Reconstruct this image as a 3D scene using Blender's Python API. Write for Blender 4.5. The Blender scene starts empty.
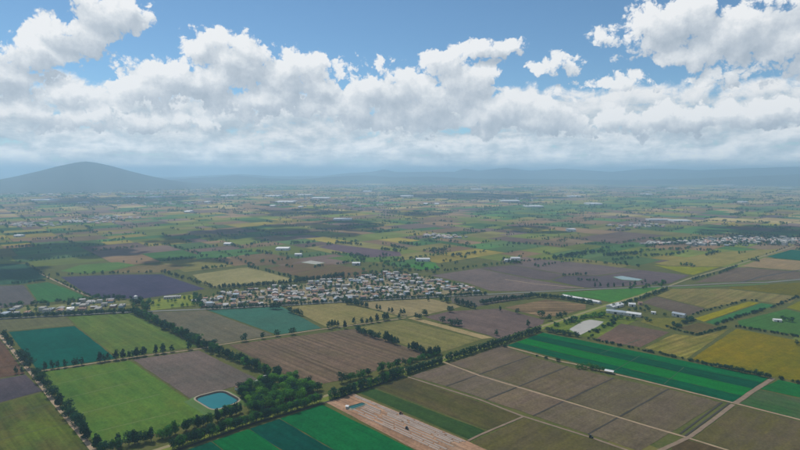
import bpy, bmesh, math, random
import numpy as np
from mathutils import Vector, noise as mnoise
R = math.radians
scene = bpy.context.scene
C = scene.collection
random.seed(7); rng = np.random.default_rng(7)

# ------------------------------------------------------------------ camera
CAM_H, FPX, HORIZON = 240.0, 533.3, 172.0
PITCH = math.atan((225 - HORIZON) / FPX)
cd = bpy.data.cameras.new('camera'); cam = bpy.data.objects.new('camera', cd); C.objects.link(cam)
cd.sensor_width = 36; cd.lens = 36 * FPX / 800; cd.clip_start = 1; cd.clip_end = 200000
cam.location = (0, 0, CAM_H); cam.rotation_euler = (R(90) - PITCH, 0, 0)
scene.camera = cam

# ------------------------------------------------------------------ sun, sky, exposure
SUN_EL, SUN_AZ = R(57), R(-38)            # azimuth from +Y, negative = to the left
SUN_DIR = Vector((math.sin(SUN_AZ) * math.cos(SUN_EL), math.cos(SUN_AZ) * math.cos(SUN_EL), math.sin(SUN_EL)))
sl = bpy.data.lights.new('sun', 'SUN'); sun = bpy.data.objects.new('sun', sl); C.objects.link(sun)
sl.energy = 3.6; sl.angle = R(0.53); sl.color = (1, 0.95, 0.87)
sun.rotation_euler = (-SUN_DIR).to_track_quat('-Z', 'Y').to_euler(); sun.location = (0, 0, 300)
SKY_STRENGTH = 0.10
VIEW_EXPOSURE = 0.0
scene.view_settings.view_transform = 'Standard'; scene.view_settings.look = 'None'
scene.view_settings.gamma = 1.0; scene.view_settings.exposure = VIEW_EXPOSURE
scene.view_settings.use_curve_mapping = False
cy = scene.cycles
cy.use_denoising = True; cy.max_bounces = 6; cy.diffuse_bounces = 2; cy.volume_bounces = 3
cy.transparent_max_bounces = 4; cy.transmission_bounces = 2; cy.glossy_bounces = 2
cy.use_adaptive_sampling = False

def px_angles(x, y):
    """photo pixel -> azimuth, elevation in degrees"""
    v = Vector(((x - 400) / FPX, 1, (225 - y) / FPX))
    c, s = math.cos(PITCH), math.sin(PITCH)
    w = Vector((v.x, v.y * c + v.z * s, -v.y * s + v.z * c)).normalized()
    return math.degrees(math.atan2(w.x, w.y)), math.degrees(math.asin(w.z))

def g(x, y, z=0.0):
    """photo pixel -> point on the ground (height z)"""
    c, s = math.cos(PITCH), math.sin(PITCH)
    vx, vz = (x - 400) / FPX, (225 - y) / FPX
    wx, wy, wz = vx, c + vz * s, -s + vz * c
    t = (z - CAM_H) / wz
    return Vector((wx * t, wy * t, z))

def to_px(p):
    c, s = math.cos(PITCH), math.sin(PITCH)
    d = p[1] * c - (p[2] - CAM_H) * s
    u = p[1] * s + (p[2] - CAM_H) * c
    if d < 1: return (-9999, 9999)
    return (400 + FPX * p[0] / d, 225 - FPX * u / d)

# ---- world: Nishita sky with procedural cumulus
world = bpy.data.worlds.new('World'); scene.world = world; world.use_nodes = True
def build_world():
    nt = world.node_tree; nt.nodes.clear(); N, L = nt.nodes, nt.links
    def cloud_group():
        gt = bpy.data.node_groups.new('cloud_density', 'ShaderNodeTree')
        gt.interface.new_socket('Vector', in_out='INPUT', socket_type='NodeSocketVector')
        gt.interface.new_socket('Density', in_out='OUTPUT', socket_type='NodeSocketFloat')
        gt.interface.new_socket('Deck', in_out='OUTPUT', socket_type='NodeSocketFloat')
        gt.interface.new_socket('Body', in_out='OUTPUT', socket_type='NodeSocketFloat')
        n, l = gt.nodes, gt.links
        gi = n.new('NodeGroupInput'); go = n.new('NodeGroupOutput')
        def vm(op, a, b=None, c=None):
            k = n.new('ShaderNodeVectorMath'); k.operation = op
            for i, v in enumerate((a, b, c)):
                if v is None: continue
                if isinstance(v, tuple): k.inputs[i].default_value = v
                else: l.new(v, k.inputs[i])
            return k.outputs['Value'] if op in ('LENGTH', 'DOT_PRODUCT') else k.outputs[0]
        def m(op, a, b=0.0, c=0.0, clamp=False):
            k = n.new('ShaderNodeMath'); k.operation = op; k.use_clamp = clamp
            for i, v in enumerate((a, b, c)):
                if isinstance(v, (int, float)): k.inputs[i].default_value = v
                else: l.new(v, k.inputs[i])
            return k.outputs[0]
        def noise(vec, scale, detail, rough=0.55, dist=0.0, kind='FBM'):
            k = n.new('ShaderNodeTexNoise'); k.noise_type = kind; k.noise_dimensions = '2D'
            k.inputs['Scale'].default_value = scale; k.inputs['Detail'].default_value = detail
            k.inputs['Roughness'].default_value = rough; k.inputs['Distortion'].default_value = dist
            l.new(vec, k.inputs['Vector']); return k
        P = gi.outputs[0]
        # warp so that outlines are never elliptical
        w = noise(P, 0.42, 4, 0.62)
        warp = vm('MULTIPLY', vm('SUBTRACT', w.outputs['Color'], (0.5, 0.5, 0.5)), (2.6, 1.9, 0))
        Q = vm('ADD', P, warp)
        # (pixel x, y, half-width, half-height, strength)
        blobs = [(195, 82, 66, 26, 1.15), (240, 62, 40, 34, 1.15), (292, 78, 52, 28, 1.1), (150, 92, 40, 20, .9),
                 (205, 45, 26, 20, .9), (322, 90, 28, 20, .9), (262, 100, 90, 18, .9),
                 (385, 92, 48, 30, 1.15), (425, 105, 52, 34, 1.15), (360, 108, 44, 26, 1.0), (462, 84, 42, 26, 1.05),
                 (445, 66, 30, 20, .95), (488, 47, 32, 11, .85), (515, 42, 16, 7, .6), (500, 112, 52, 24, 1.05), (545, 116, 44, 22, .95),
                 (108, 14, 46, 24, 1.1), (70, 34, 44, 24, 1.05), (30, 56, 50, 24, 1.1), (4, 76, 50, 24, .95), (88, 2, 60, 16, .9),
                 (128, 60, 20, 8, .45), (50, 92, 60, 14, .7),
                 (680, 24, 68, 30, 1.15), (745, 30, 60, 34, 1.2), (790, 48, 56, 34, 1.1), (735, 70, 38, 18, .75), (640, 44, 40, 16, .8),
                 (612, 36, 24, 12, .6), (700, 52, 50, 18, .8), (556, 66, 26, 11, .7), (582, 56, 12, 6, .45), (625, 82, 44, 9, .55), (790, 8, 70, 24, 1.0), (690, 3, 40, 14, .7),
                 (610, 122, 70, 16, .85), (690, 118, 80, 16, .9), (770, 112, 70, 16, .9), (110, 118, 110, 14, .75), (20, 112, 70, 14, .7)]
        acc = None
        for (x, y, hw, hh, s) in blobs:
            u, v = px_angles(x, y); u1, _ = px_angles(x + hw, y); _, v1 = px_angles(x, y - hh)
            ru, rv = (u1 - u) * 1.16, (v1 - v) * 1.16
            k = vm('MULTIPLY_ADD', Q, (1 / ru, 1 / rv, 0), (-u / ru, -v / rv, 0))
            val = m('MULTIPLY_ADD', vm('DOT_PRODUCT', k, k), -s, s)
            acc = val if acc is None else m('SMOOTH_MAX', acc, val, 0.3)
        acc = m('MAXIMUM', acc, -1.5)
        sep = n.new('ShaderNodeSeparateXYZ'); l.new(P, sep.inputs[0])
        U, V = sep.outputs[0], sep.outputs[1]
        def smooth(v, a, b):
            k = n.new('ShaderNodeMapRange'); k.interpolation_type = 'SMOOTHSTEP'
            l.new(v, k.inputs['Value']); k.inputs['From Min'].default_value = a; k.inputs['From Max'].default_value = b
            return k.outputs['Result']
        # the broken layer that fills the lower sky all round
        lg = m('LOGARITHM', m('MAXIMUM', m('ADD', V, 2.0), 0.5), 2.718)
        pc = n.new('ShaderNodeCombineXYZ'); l.new(m('MULTIPLY', U, 0.24), pc.inputs[0]); l.new(m('MULTIPLY', lg, 3.6), pc.inputs[1])
        deckn = noise(pc.outputs[0], 1.0, 9, 0.60, 0.25)
        lowv = m('SUBTRACT', 1.0, smooth(V, 6.2, 11.0))
        deck = m('ADD', m('MULTIPLY_ADD', deckn.outputs['Fac'], 3.4, -1.7), m('MULTIPLY_ADD', lowv, 2.25, -1.25))
        # cumulus elsewhere: the same broken cover goes on outside the picture
        gn = noise(vm('MULTIPLY', P, (0.05, 0.085, 0)), 1.0, 3, 0.5, 0.3)
        outside = m('MAXIMUM', smooth(m('ABSOLUTE', U), 38, 46), smooth(V, 17.5, 24))
        gen = m('ADD', m('MULTIPLY_ADD', gn.outputs['Fac'], 5.0, -2.45), m('MULTIPLY_ADD', outside, 2.0, -2.0))
        acc = m('MAXIMUM', acc, gen)
        # billows and wisps
        f1 = noise(vm('MULTIPLY', Q, (0.9, 1.15, 1)), 0.55, 9, 0.60)
        vo = n.new('ShaderNodeTexVoronoi'); vo.feature = 'SMOOTH_F1'; vo.voronoi_dimensions = '2D'; vo.distance = 'EUCLIDEAN'
        vo.inputs['Scale'].default_value = 0.42; vo.inputs['Detail'].default_value = 3; vo.inputs['Roughness'].default_value = 0.55
        vo.inputs['Lacunarity'].default_value = 2.3; vo.inputs['Smoothness'].default_value = 0.5
        l.new(vm('ADD', P, vm('MULTIPLY', warp, (0.35, 0.45, 0))), vo.inputs['Vector'])
        puff = m('MULTIPLY_ADD', vo.outputs['Distance'], -1.25, 0.62)
        nz = m('MULTIPLY_ADD', f1.outputs['Fac'], 1.7, -0.85)
        d = m('ADD', acc, m('ADD', m('MULTIPLY', nz, 0.8), m('MULTIPLY_ADD', puff, 0.85, 0.20)))
        l.new(d, go.inputs[0])
        l.new(m('ADD', deck, m('MULTIPLY_ADD', nz, 0.5, m('MULTIPLY', puff, 0.45))), go.inputs[1])
        l.new(acc, go.inputs[2])
        return gt
    grp = cloud_group()
    def m(op, a, b=0.0, c=0.0, clamp=False):
        k = N.new('ShaderNodeMath'); k.operation = op; k.use_clamp = clamp
        for i, v in enumerate((a, b, c)):
            if isinstance(v, (int, float)): k.inputs[i].default_value = v
            else: L.new(v, k.inputs[i])
        return k.outputs[0]
    def smooth(v, a, b, lo=0.0, hi=1.0):
        k = N.new('ShaderNodeMapRange'); k.interpolation_type = 'SMOOTHSTEP'
        L.new(v, k.inputs['Value']); k.inputs['From Min'].default_value = a; k.inputs['From Max'].default_value = b
        k.inputs['To Min'].default_value = lo; k.inputs['To Max'].default_value = hi
        return k.outputs['Result']
    tc = N.new('ShaderNodeTexCoord')
    nrm = N.new('ShaderNodeVectorMath'); nrm.operation = 'NORMALIZE'; L.new(tc.outputs['Generated'], nrm.inputs[0])
    sp = N.new('ShaderNodeSeparateXYZ'); L.new(nrm.outputs[0], sp.inputs[0])
    az = m('MULTIPLY', m('ARCTAN2', sp.outputs[0], sp.outputs[1]), 57.2958)
    el = m('MULTIPLY', m('ARCSINE', sp.outputs[2]), 57.2958)
    cb = N.new('ShaderNodeCombineXYZ'); L.new(az, cb.inputs[0]); L.new(el, cb.inputs[1])
    def dens(off):
        a = N.new('ShaderNodeVectorMath'); a.operation = 'ADD'; a.inputs[1].default_value = off
        L.new(cb.outputs[0], a.inputs[0])
        k = N.new('ShaderNodeGroup'); k.node_tree = grp; L.new(a.outputs[0], k.inputs[0]); return k
    d0, d1 = dens((0, 0, 0)), dens((-0.5, 1.0, 0))
    alpha = smooth(d0.outputs[0], 0.0, 0.36)
    deck_a = smooth(d0.outputs[1], -0.40, 0.55, 0.0, 0.97)
    # light: thin towards the sun = bright, thick = grey
    grad = m('SUBTRACT', d0.outputs[0], d1.outputs[0])
    deep = m('MAXIMUM', d1.outputs[2], 0.0)
    bgrad = m('SUBTRACT', d0.outputs[2], d1.outputs[2])
    lit = m('ADD', m('MULTIPLY_ADD', grad, 0.30, m('MULTIPLY', bgrad, 0.50)), m('MULTIPLY_ADD', deep, -0.52, 0.95), clamp=True)
    dgrad = m('SUBTRACT', d0.outputs[1], d1.outputs[1])
    dlit = m('ADD', m('MULTIPLY', dgrad, 0.40), m('MULTIPLY_ADD', d0.outputs[1], -0.10, 0.66), clamp=True)
    def ramp(fac, stops):
        r = N.new('ShaderNodeValToRGB'); L.new(fac, r.inputs[0]); e = r.color_ramp.elements
        while len(e) < len(stops): e.new(0.5)
        for i, (p, c) in enumerate(stops): e[i].position = p; e[i].color = (*c, 1)
        return r.outputs[0]
    ccol = ramp(lit, [(0.0, (.44, .51, .59)), (0.35, (.56, .62, .69)), (0.7, (.76, .80, .84)), (1.0, (.94, .95, .96))])
    dcol = ramp(dlit, [(0.0, (.40, .48, .57)), (0.45, (.60, .67, .73)), (0.8, (.86, .88, .90)), (1.0, (.95, .95, .95))])
    sky = N.new('ShaderNodeTexSky'); sky.sky_type = 'NISHITA'; sky.sun_disc = False
    sky.sun_elevation = SUN_EL; sky.sun_rotation = SUN_AZ; sky.altitude = 1800
    sky.air_density = 1.0; sky.dust_density = 0.25; sky.ozone_density = 1.6
    tint = N.new('ShaderNodeMix'); tint.data_type = 'RGBA'; tint.blend_type = 'MULTIPLY'; tint.inputs[0].default_value = 1.0; tint.inputs[7].default_value = (.74, .95, 1.0, 1); L.new(sky.outputs[0], tint.inputs[6])
    b0 = N.new('ShaderNodeBackground'); L.new(tint.outputs[2], b0.inputs[0]); b0.inputs[1].default_value = SKY_STRENGTH
    b1 = N.new('ShaderNodeBackground'); L.new(dcol, b1.inputs[0]); L.new(smooth(el, 0.5, 5.0, 1.2, 0.94), b1.inputs[1])
    b2 = N.new('ShaderNodeBackground'); L.new(ccol, b2.inputs[0]); b2.inputs[1].default_value = 0.95
    up = smooth(el, -1.0, 0.5)
    m1 = N.new('ShaderNodeMixShader'); L.new(m('MULTIPLY', deck_a, up), m1.inputs[0]); L.new(b0.outputs[0], m1.inputs[1]); L.new(b1.outputs[0], m1.inputs[2])
    m2 = N.new('ShaderNodeMixShader'); L.new(m('MULTIPLY', alpha, up), m2.inputs[0]); L.new(m1.outputs[0], m2.inputs[1]); L.new(b2.outputs[0], m2.inputs[2])
    out = N.new('ShaderNodeOutputWorld'); L.new(m2.outputs[0], out.inputs[0])
    world.cycles.sampling_method = 'MANUAL'; world.cycles.sample_map_resolution = 256
build_world()

# ------------------------------------------------------------------ helpers
def lin(v):
    v /= 255.0
    return v / 12.92 if v <= 0.04045 else ((v + 0.055) / 1.055) ** 2.4
def rgb(r, gg, b):
    """photo tone -> base colour under this sun and haze"""
    l = (lin(r), lin(gg), lin(b))
    if gg > 1.5 * r and r < 70: return (l[0] * (.2 if r < 50 else .45), l[1] * .42, l[2] * .48)
    y = .21 * l[0] + .72 * l[1] + .07 * l[2]
    sat, k = (1.05, .52) if gg > 1.12 * r else (1.18, .63)
    return tuple(max(.003, y + (c - y) * sat) * k for c in l)

def link(name, me, parent=None, mat=None):
    o = bpy.data.objects.new(name, me); C.objects.link(o)
    if mat and me: me.materials.append(mat)
    if parent: o.parent = parent
    return o
def tag(o, label=None, cat=None, group=None, kind=None):
    if label: o['label'] = label
    if cat: o['category'] = cat
    if group: o['group'] = group
    if kind: o['kind'] = kind
    return o
def thing(name, label, cat, loc=(0, 0, 0), rz=0.0, group=None):
    o = bpy.data.objects.new(name, None); C.objects.link(o); o.empty_display_size = 1
    o.location = loc; o.rotation_euler = (0, 0, rz)
    return tag(o, label, cat, group)
def mesh(name, v, f, smooth=False):
    me = bpy.data.meshes.new(name); me.from_pydata([tuple(p) for p in v], [], f); me.update()
    if smooth: me.polygons.foreach_set('use_smooth', [True] * len(me.polygons))
    return me
class MB:
    """collects simple solids into one mesh"""
    def __init__(s): s.v, s.f = [], []
    def add(s, v, f):
        o = len(s.v); s.v += [tuple(p) for p in v]; s.f += [tuple(i + o for i in q) for q in f]; return s
    def box(s, x0, x1, y0, y1, z0, z1):
        return s.add([(x0, y0, z0), (x1, y0, z0), (x1, y1, z0), (x0, y1, z0), (x0, y0, z1), (x1, y0, z1), (x1, y1, z1), (x0, y1, z1)],
                     [(3, 2, 1, 0), (4, 5, 6, 7), (0, 1, 5, 4), (1, 2, 6, 5), (2, 3, 7, 6), (3, 0, 4, 7)])
    def tube(s, a, b, ra, rb, n=7, cap=True):
        a, b = Vector(a), Vector(b); d = (b - a).normalized()
        u = d.orthogonal().normalized(); w = d.cross(u)
        vs = [a + (u * math.cos(t) + w * math.sin(t)) * ra for t in [2 * math.pi * i / n for i in range(n)]] + \
             [b + (u * math.cos(t) + w * math.sin(t)) * rb for t in [2 * math.pi * i / n for i in range(n)]]
        fs = [(i, (i + 1) % n, n + (i + 1) % n, n + i) for i in range(n)]
        if cap: fs += [tuple(range(n - 1, -1, -1)), tuple(range(n, 2 * n))]
        return s.add(vs, fs)
    def gable(s, x0, x1, y0, y1, z0, z1, zr, over=0.0):
        """ridge along x: closed gabled roof solid"""
        ym = (y0 + y1) / 2; x0 -= over; x1 += over; y0 -= over; y1 += over
        return s.add([(x0, y0, z1), (x1, y0, z1), (x1, y1, z1), (x0, y1, z1), (x0, ym, zr), (x1, ym, zr)],
                     [(0, 1, 5, 4), (2, 3, 4, 5), (0, 4, 3), (1, 2, 5), (3, 2, 1, 0)])
    def build(s, name, mat, parent=None): return link(name, mesh(name, s.v, s.f), parent, mat)

def nodes_mat(name):
    m = bpy.data.materials.new(name); m.use_nodes = True
    nt = m.node_tree; b = nt.nodes['Principled BSDF']
    b.inputs['Roughness'].default_value = 0.9; b.inputs['Specular IOR Level'].default_value = 0.0
    return m, nt.nodes, nt.links, b
def nz_node(N, L, vec, scale, detail=4, rough=0.55):
    k = N.new('ShaderNodeTexNoise'); k.inputs['Scale'].default_value = scale
    k.inputs['Detail'].default_value = detail; k.inputs['Roughness'].default_value = rough
    L.new(vec, k.inputs['Vector']); return k.outputs['Fac']
def mixcol(N, L, fac, a, b, mode='MIX'):
    k = N.new('ShaderNodeMix'); k.data_type = 'RGBA'; k.blend_type = mode
    for s, v in ((k.inputs[0], fac), (k.inputs[6], a), (k.inputs[7], b)):
        if isinstance(v, tuple): s.default_value = (*v, 1) if len(v) == 3 else v
        elif isinstance(v, (int, float)): s.default_value = v
        else: L.new(v, s)
    return k.outputs[2]
def maprange(N, L, v, a, b, lo=0.0, hi=1.0):
    k = N.new('ShaderNodeMapRange'); L.new(v, k.inputs['Value'])
    for nme, x in (('From Min', a), ('From Max', b), ('To Min', lo), ('To Max', hi)): k.inputs[nme].default_value = x
    return k.outputs['Result']

def field_mat(name, c1, c2, ang, rows=0.5, pitch=5.0, blotch=70.0, weed=None, weed_amt=0.0, seed=0.0, lines=None):
    """c1/c2: soil or crop tones; rows: strength of the tractor lines along ang; weed: third tone in patches"""
    m, N, L, b = nodes_mat(name)
    geo = N.new('ShaderNodeNewGeometry')
    mp = N.new('ShaderNodeMapping'); mp.inputs['Rotation'].default_value = (0, 0, -ang); mp.inputs['Location'].default_value = (seed * 37.0, seed * 91.0, seed * 3.3)
    L.new(geo.outputs['Position'], mp.inputs[0])
    st = N.new('ShaderNodeVectorMath'); st.operation = 'MULTIPLY'; st.inputs[1].default_value = (1 / 260.0, 1 / pitch, 0)
    L.new(mp.outputs[0], st.inputs[0])
    r1 = maprange(N, L, nz_node(N, L, st.outputs[0], 1.0, 3, 0.7), 0.3, 0.7)
    b1 = maprange(N, L, nz_node(N, L, mp.outputs[0], 1 / blotch, 5, 0.6), 0.32, 0.68)
    fine = maprange(N, L, nz_node(N, L, mp.outputs[0], 0.42, 3, 0.7), 0.25, 0.75, 0.70, 1.30)
    medm = maprange(N, L, nz_node(N, L, mp.outputs[0], 1 / 11.0, 4, 0.7), 0.28, 0.72, 0.84, 1.16)
    col = mixcol(N, L, b1, tuple(x * 1.08 for x in c1), tuple(x * .94 for x in c2))
    if weed:
        st2 = N.new('ShaderNodeVectorMath'); st2.operation = 'MULTIPLY'; st2.inputs[1].default_value = (1 / 60.0, 1 / 22.0, 0)
        L.new(mp.outputs[0], st2.inputs[0])
        wf = maprange(N, L, nz_node(N, L, st2.outputs[0], 1.0, 6, 0.68), 0.42, 0.72, 0, weed_amt)
        col = mixcol(N, L, wf, col, weed)
    k = N.new('ShaderNodeMath'); k.operation = 'MULTIPLY'
    L.new(maprange(N, L, r1, 0, 1, 1 - 0.50 * rows, 1 + 0.38 * rows), k.inputs[0]); L.new(fine, k.inputs[1])
    km = N.new('ShaderNodeMath'); km.operation = 'MULTIPLY'; L.new(k.outputs[0], km.inputs[0]); L.new(medm, km.inputs[1]); k = km
    if lines:                                   # wider wheel lanes every few rows
        w = N.new('ShaderNodeTexWave'); w.wave_type = 'BANDS'; w.bands_direction = 'Y'; w.inputs['Scale'].default_value = 0.314 / lines
        w.inputs['Distortion'].default_value = 0.25; w.inputs['Detail'].default_value = 2; L.new(mp.outputs[0], w.inputs['Vector'])
        k2 = N.new('ShaderNodeMath'); k2.operation = 'MULTIPLY'; L.new(k.outputs[0], k2.inputs[0])
        L.new(maprange(N, L, w.outputs['Fac'], 0.0, 0.35, 0.80, 1.0), k2.inputs[1]); k = k2
    sc = N.new('ShaderNodeVectorMath'); sc.operation = 'SCALE'; L.new(col, sc.inputs[0]); L.new(k.outputs[0], sc.inputs['Scale'])
    L.new(sc.outputs[0], b.inputs['Base Color'])
    return m

def plain_mat(name, c1, c2=None, scale=0.5, rough=0.85, spec=0.2):
    m, N, L, b = nodes_mat(name)
    c2 = c2 or tuple(x * 0.78 for x in c1)
    geo = N.new('ShaderNodeNewGeometry')
    f = maprange(N, L, nz_node(N, L, geo.outputs['Position'], scale, 5, 0.65), 0.3, 0.7)
    L.new(mixcol(N, L, f, c1, c2), b.inputs['Base Color'])
    b.inputs['Roughness'].default_value = rough; b.inputs['Specular IOR Level'].default_value = spec
    return m
def foliage_mat(name, c1, c2, c3):
    m, N, L, b = nodes_mat(name)
    geo = N.new('ShaderNodeNewGeometry'); oi = N.new('ShaderNodeObjectInfo')
    f = maprange(N, L, nz_node(N, L, geo.outputs['Position'], 0.22, 3, 0.6), 0.3, 0.7)
    col = mixcol(N, L, f, c1, c2)
    f2 = maprange(N, L, nz_node(N, L, geo.outputs['Position'], 0.035, 2, 0.5), 0.42, 0.66)
    col = mixcol(N, L, f2, col, c3)
    k = maprange(N, L, oi.outputs['Random'], 0, 1, 0.72, 1.28)
    sc = N.new('ShaderNodeVectorMath'); sc.operation = 'SCALE'; L.new(col, sc.inputs[0]); L.new(k, sc.inputs['Scale'])
    L.new(sc.outputs[0], b.inputs['Base Color']); b.inputs['Roughness'].default_value = 0.7
    tr = N.new('ShaderNodeBsdfTranslucent'); L.new(sc.outputs[0], tr.inputs[0])
    mx = N.new('ShaderNodeMixShader'); mx.inputs[0].default_value = 0.30
    L.new(b.outputs[0], mx.inputs[1]); L.new(tr.outputs[0], mx.inputs[2])
    L.new(mx.outputs[0], N['Material Output'].inputs[0])
    return m

A_DIR = (g(668, 286) - g(320, 401)); ANG_A = math.atan2(A_DIR.y, A_DIR.x)
B_DIR = (g(640, 424) - g(443, 362)); ANG_B = math.atan2(B_DIR.y, B_DIR.x)

# ------------------------------------------------------------------ ground, far farmland, hills
def ground():
    m, N, L, b = nodes_mat('verge_grass')
    geo = N.new('ShaderNodeNewGeometry')
    f = maprange(N, L, nz_node(N, L, geo.outputs['Position'], 1 / 35.0, 7, 0.65), 0.35, 0.65)
    f2 = maprange(N, L, nz_node(N, L, geo.outputs['Position'], 0.3, 4, 0.6), 0.35, 0.7)
    c = mixcol(N, L, f, rgb(104, 106, 62), rgb(78, 98, 46))
    c = mixcol(N, L, f2, c, rgb(112, 108, 76))
    L.new(c, b.inputs['Base Color'])
    S = 68000
    tag(link('ground', mesh('ground', [(-S, -6000, 0), (S, -6000, 0), (S, 64000, 0), (-S, 64000, 0)], [(0, 1, 2, 3)]), None, m), 'flat grassy plain reaching to the hazy horizon', None, None, 'structure')
ground()

QUILT = []       # (world corners, palette colour) kept for placing far tree lines
def far_farmland():
    pal = [rgb(128, 122, 78), rgb(110, 118, 66), rgb(92, 116, 70), rgb(84, 120, 66), rgb(150, 132, 98), rgb(134, 112, 88),
           rgb(112, 96, 88), rgb(98, 88, 86), rgb(80, 106, 74), rgb(140, 128, 74), rgb(120, 104, 84), rgb(74, 106, 60), rgb(156, 142, 104)]
    ca, sa = math.cos(ANG_A), math.sin(ANG_A)
    O = Vector((0, 9000))
    def w(a, c): return Vector((O.x + a * ca - c * sa, O.y + a * sa + c * ca, 0.06))
    out = []
    rnd = random.Random(11)
    def rec(a0, a1, c0, c1):
        ctr = w((a0 + a1) / 2, (c0 + c1) / 2); d = max(400.0, Vector((ctr.x, ctr.y)).length)
        half = max(a1 - a0, c1 - c0) * 0.75
        if ctr.y + half < -200 or abs(math.atan2(ctr.x, max(1, ctr.y + half))) > R(58): return
        lim = max(170.0, 0.055 * d) * rnd.uniform(0.75, 1.6)
        la, lc = a1 - a0, c1 - c0
        if max(la, lc * 1.25) > lim:
            t = rnd.uniform(0.36, 0.64)
            if la > lc * rnd.uniform(0.7, 1.3):
                mid = a0 + la * t; rec(a0, mid, c0, c1); rec(mid, a1, c0, c1)
            else:
                mid = c0 + lc * t; rec(a0, a1, c0, mid); rec(a0, a1, mid, c1)
            return
        gap = min(2.0, 0.01 * la)
        cs = [w(a0 + gap, c0 + gap), w(a1 - gap, c0 + gap), w(a1 - gap, c1 - gap), w(a0 + gap, c1 - gap)]
        px = to_px(ctr)
        if -20 < px[0] < 820 and 264 < px[1] < 470: return     # the surveyed fields lie here
        if all(-20 < to_px(q)[0] < 820 and 260 < to_px(q)[1] < 470 for q in cs): return
        out.append(cs)
    rec(-52000, 52000, -30000, 36000)
    V, F, COL = [], [], []
    for cs in out:
        d = (cs[0] + cs[2]).length / 2
        k = len(V); V += cs; F.append((k, k + 1, k + 2, k + 3))
        n = mnoise.noise(Vector((cs[0].x / 1500, cs[0].y / 1500, 3.1)))
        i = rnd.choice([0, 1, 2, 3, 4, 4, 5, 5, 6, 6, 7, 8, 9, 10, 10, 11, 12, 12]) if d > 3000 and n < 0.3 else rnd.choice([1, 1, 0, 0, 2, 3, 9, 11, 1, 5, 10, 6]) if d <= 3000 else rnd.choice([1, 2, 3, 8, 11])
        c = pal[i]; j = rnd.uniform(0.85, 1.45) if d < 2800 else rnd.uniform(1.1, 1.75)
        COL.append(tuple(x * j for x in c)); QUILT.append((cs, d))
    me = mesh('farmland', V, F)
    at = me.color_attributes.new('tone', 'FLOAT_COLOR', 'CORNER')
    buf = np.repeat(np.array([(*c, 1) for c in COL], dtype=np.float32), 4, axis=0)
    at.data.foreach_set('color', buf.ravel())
    m, N, L, b = nodes_mat('farmland')
    a = N.new('ShaderNodeAttribute'); a.attribute_name = 'tone'
    geo = N.new('ShaderNodeNewGeometry')
    mp = N.new('ShaderNodeMapping'); mp.inputs['Rotation'].default_value = (0, 0, -ANG_A); L.new(geo.outputs['Position'], mp.inputs[0])
    st = N.new('ShaderNodeVectorMath'); st.operation = 'MULTIPLY'; st.inputs[1].default_value = (1 / 300.0, 1 / 14.0, 0); L.new(mp.outputs[0], st.inputs[0])
    f = maprange(N, L, nz_node(N, L, st.outputs[0], 1, 4, 0.65), 0.3, 0.7, 0.82, 1.18)
    f2 = maprange(N, L, nz_node(N, L, geo.outputs['Position'], 1 / 120.0, 5, 0.6), 0.3, 0.7, 0.8, 1.2)
    k = N.new('ShaderNodeMath'); k.operation = 'MULTIPLY'; L.new(f, k.inputs[0]); L.new(f2, k.inputs[1])
    s = N.new('ShaderNodeVectorMath'); s.operation = 'SCALE'; L.new(a.outputs['Color'], s.inputs[0]); L.new(k.outputs[0], s.inputs['Scale'])
    L.new(s.outputs[0], b.inputs['Base Color'])
    tag(link('farmland', me, None, m), 'patchwork of small distant crop fields fading into the haze', None, None, 'structure')
far_farmland()

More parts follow.
